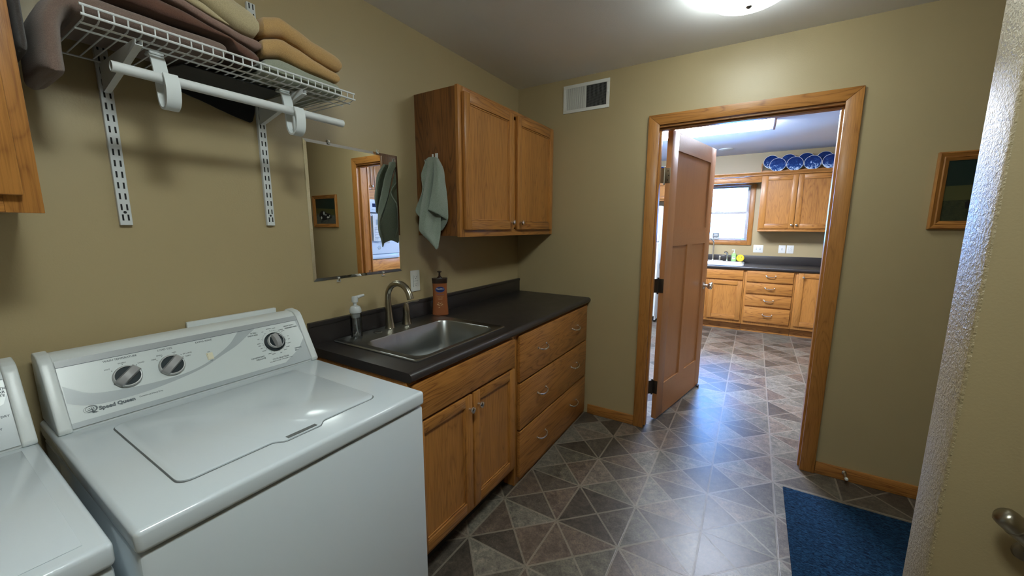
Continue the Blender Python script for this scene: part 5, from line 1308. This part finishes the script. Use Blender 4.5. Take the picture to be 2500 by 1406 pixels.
# fridge
t = thing('refrigerator', 'white refrigerator seen through the gap behind the open door', 'refrigerator', (0.03, 3.6, 0))
mb = MB(); mb.box(-0.42, 0.455, 3.30, 3.98, 0.03, 1.74, 0.01); 
for a in (-0.36, 0.40): mb.cyl((a, 3.36, 0), (a, 3.36, 0.031), 0.02)
obj('cabinet', mb, ENAMEL, t)
for (z0, z1, nm) in ((1.22, 1.735, 'freezer_door'), (0.10, 1.21, 'fridge_door')):
    mb = MB(); mb.box(-0.42, 0.455, 3.235, 3.297, z0, z1, 0.015, 3); d = obj(nm, mb, ENAMEL, t)
    mb = MB(); zc0, zc1 = (z0 + 0.03, z0 + 0.33) if z0 > 1 else (z1 - 0.5, z1 - 0.03)
    mb.tube([(0.41, 3.234, zc0), (0.41, 3.20, zc0 + 0.03), (0.41, 3.20, zc1 - 0.03), (0.41, 3.234, zc1)], 0.011, 10); obj('handle', mb, DARKG, d, label='dark handle')
mb = MB(); mb.box(-0.40, 0.435, 3.26, 3.30, 0.03, 0.092); obj('base_grille', mb, DARKG, t, smooth=None)
# tall oven cabinet on right side
OXF = 3.0
fo = Fr('x', OXF)
class FrN(Fr):     # facing -x
    def box(s, mb, a0, a1, d0, d1, z0, z1, bev=0, mi=0): mb.box(s.p - d1, s.p - d0, a0, a1, z0, z1, bev, 2, mi=mi)
    def P(s, a, d, z): return Vector((s.p - d, a, z))
fo = FrN('x', OXF)
t = thing('tall_oven_cabinet', 'tall oak kitchen cabinet framing the white wall oven, seen in the mirror', 'cabinet', (3.3, 1.03, 0))
mb = MB()
for (a, b_, c_, d2) in ((0.60, 0.655, 0.0, 2.45), (1.405, 1.46, 0.0, 2.45)): mb.box(OXF, 3.598, a, b_, c_, d2, 0, mi=2)
mb.box(OXF, 3.598, 0.655, 1.405, 0.0, 0.97, mi=1); mb.box(OXF, 3.598, 0.655, 1.405, 1.812, 2.45, mi=1)
obj('cabinet_body', mb, OAK3, t)
panel_door(fo, 0.635, 1.027, 1.945, 2.40, t, 0.055, (0.985, 1.995)); panel_door(fo, 1.033, 1.425, 1.945, 2.40, t, 0.055, (1.075, 1.995))
slab_drawer(fo, 0.635, 1.425, 0.800, 0.960, t); slab_drawer(fo, 0.635, 1.425, 0.46, 0.79, t); slab_drawer(fo, 0.635, 1.425, 0.12, 0.45, t)
t = thing('wall_oven', 'white built-in wall oven with dark display, reflected in the mirror', 'oven', (3.2, 1.03, 0.98))
mb = MB(); fo.box(mb, 0.658, 1.402, -0.5, 0.0, 0.975, 1.808); fo.box(mb, 0.64, 1.42, 0.0205, 0.026, 0.972, 1.812, 0.003); fo.box(mb, 0.66, 1.40, 0.0, 0.0205, 0.975, 1.805); obj('oven_body', mb, ENAMEL, t)
mb = MB(); fo.box(mb, 0.655, 1.405, 0.0262, 0.040, 1.635, 1.800, 0.004); cp = obj('control_panel', mb, ENAMEL, t)
mb = MB(); fo.box(mb, 0.955, 1.13, 0.0402, 0.0415, 1.705, 1.755); obj('display', mb, DISPLAY, cp)
mb = MB(); 
for a in (0.95, 0.98, 1.08, 1.11): fo.box(mb, a - 0.006, a + 0.006, 0.0402, 0.0412, 1.665, 1.675)
obj('buttons', mb, INKL, cp)
mb = MB(); fo.box(mb, 0.655, 1.405, 0.0262, 0.050, 1.045, 1.615, 0.006); od = obj('oven_door', mb, ENAMEL, t)
mb = MB(); mb.tube([fo.P(0.70, 0.05, 1.585), fo.P(0.70, 0.085, 1.585), fo.P(1.36, 0.085, 1.585), fo.P(1.36, 0.05, 1.585)], 0.011, 12); obj('handle', mb, ENAMEL, od)
mb = MB(); mb.lathe([(0.028, 0), (0.026, 0.003), (0.001, 0.004)], fo.P(1.03, 0.0502, 1.135), (-1, 0, 0), 20); obj('emblem', mb, CHROME, od)
mb = MB(); fo.box(mb, 0.655, 1.405, 0.0262, 0.0275, 1.617, 1.632); obj('vent_slot', mb, BLACK, t, smooth=None)
mb = MB(); fo.box(mb, 0.655, 1.405, 0.0262, 0.034, 0.985, 1.035, 0.003); obj('lower_trim', mb, ENAMEL, t)
def bar_towel(a0, a1, zb, label, mats, fringe=False):
    mb = MB(); rows = []
    P_ = [fo.P(0, 0.070, zb + 0.12), fo.P(0, 0.071, 1.56), fo.P(0, 0.078, 1.598), fo.P(0, 0.090, 1.5995), fo.P(0, 0.1005, 1.585), fo.P(0, 0.1005, 1.45), fo.P(0, 0.1005, 1.30), fo.P(0, 0.1005, zb)]
    nn_ = 16; th_ = 0.004
    outr = []
    for p in P_:
        r_ = [Vector((p.x - 0.0015 * math.sin(k * 1.9), a0 + (a1 - a0) * k / nn_, p.z)) for k in range(nn_ + 1)]
        r_ += [Vector((q.x - th_, q.y, q.z + (0.003 if p.z > 1.595 else 0))) for q in r_[::-1]]
        outr.append(r_)
    mb.rings(outr)
    if fringe:
        for k in range(18):
            a = a0 + 0.004 + (a1 - a0 - 0.008) * k / 17; mb.cyl((OXF - 0.103, a, zb + 0.002), (OXF - 0.103 + 0.004 * math.sin(k), a + 0.004 * math.cos(k * 2), zb - 0.045), 0.0016, seg=5)
    else:
        for k in range(8): mb.box(OXF - 0.1085, OXF - 0.1068, a0 + 0.02, a0 + 0.02 + (a1 - a0 - 0.05) * (0.6 + 0.4 * math.sin(k * 2.3)), 1.26 + k * 0.022, 1.266 + k * 0.022, mi=1)
        mb.box(OXF - 0.1085, OXF - 0.1068, a0 + 0.05, a0 + 0.11, 1.46, 1.53, mi=1)
    return tag(obj('dish_towel', mb, mats, base=fo.P((a0 + a1) / 2, 0.09, zb), smooth=50), label, 'towel')
bar_towel(0.90, 1.045, 1.235, 'white printed dish towel on the oven handle, seen in the mirror', [F_WHITE, INKL])
bar_towel(1.065, 1.18, 1.24, 'plain cream fringed dish towel on the oven handle, seen in the mirror', [fabric('cream_towel', (0.68, 0.63, 0.52), (0.55, 0.5, 0.4), 300)], True)
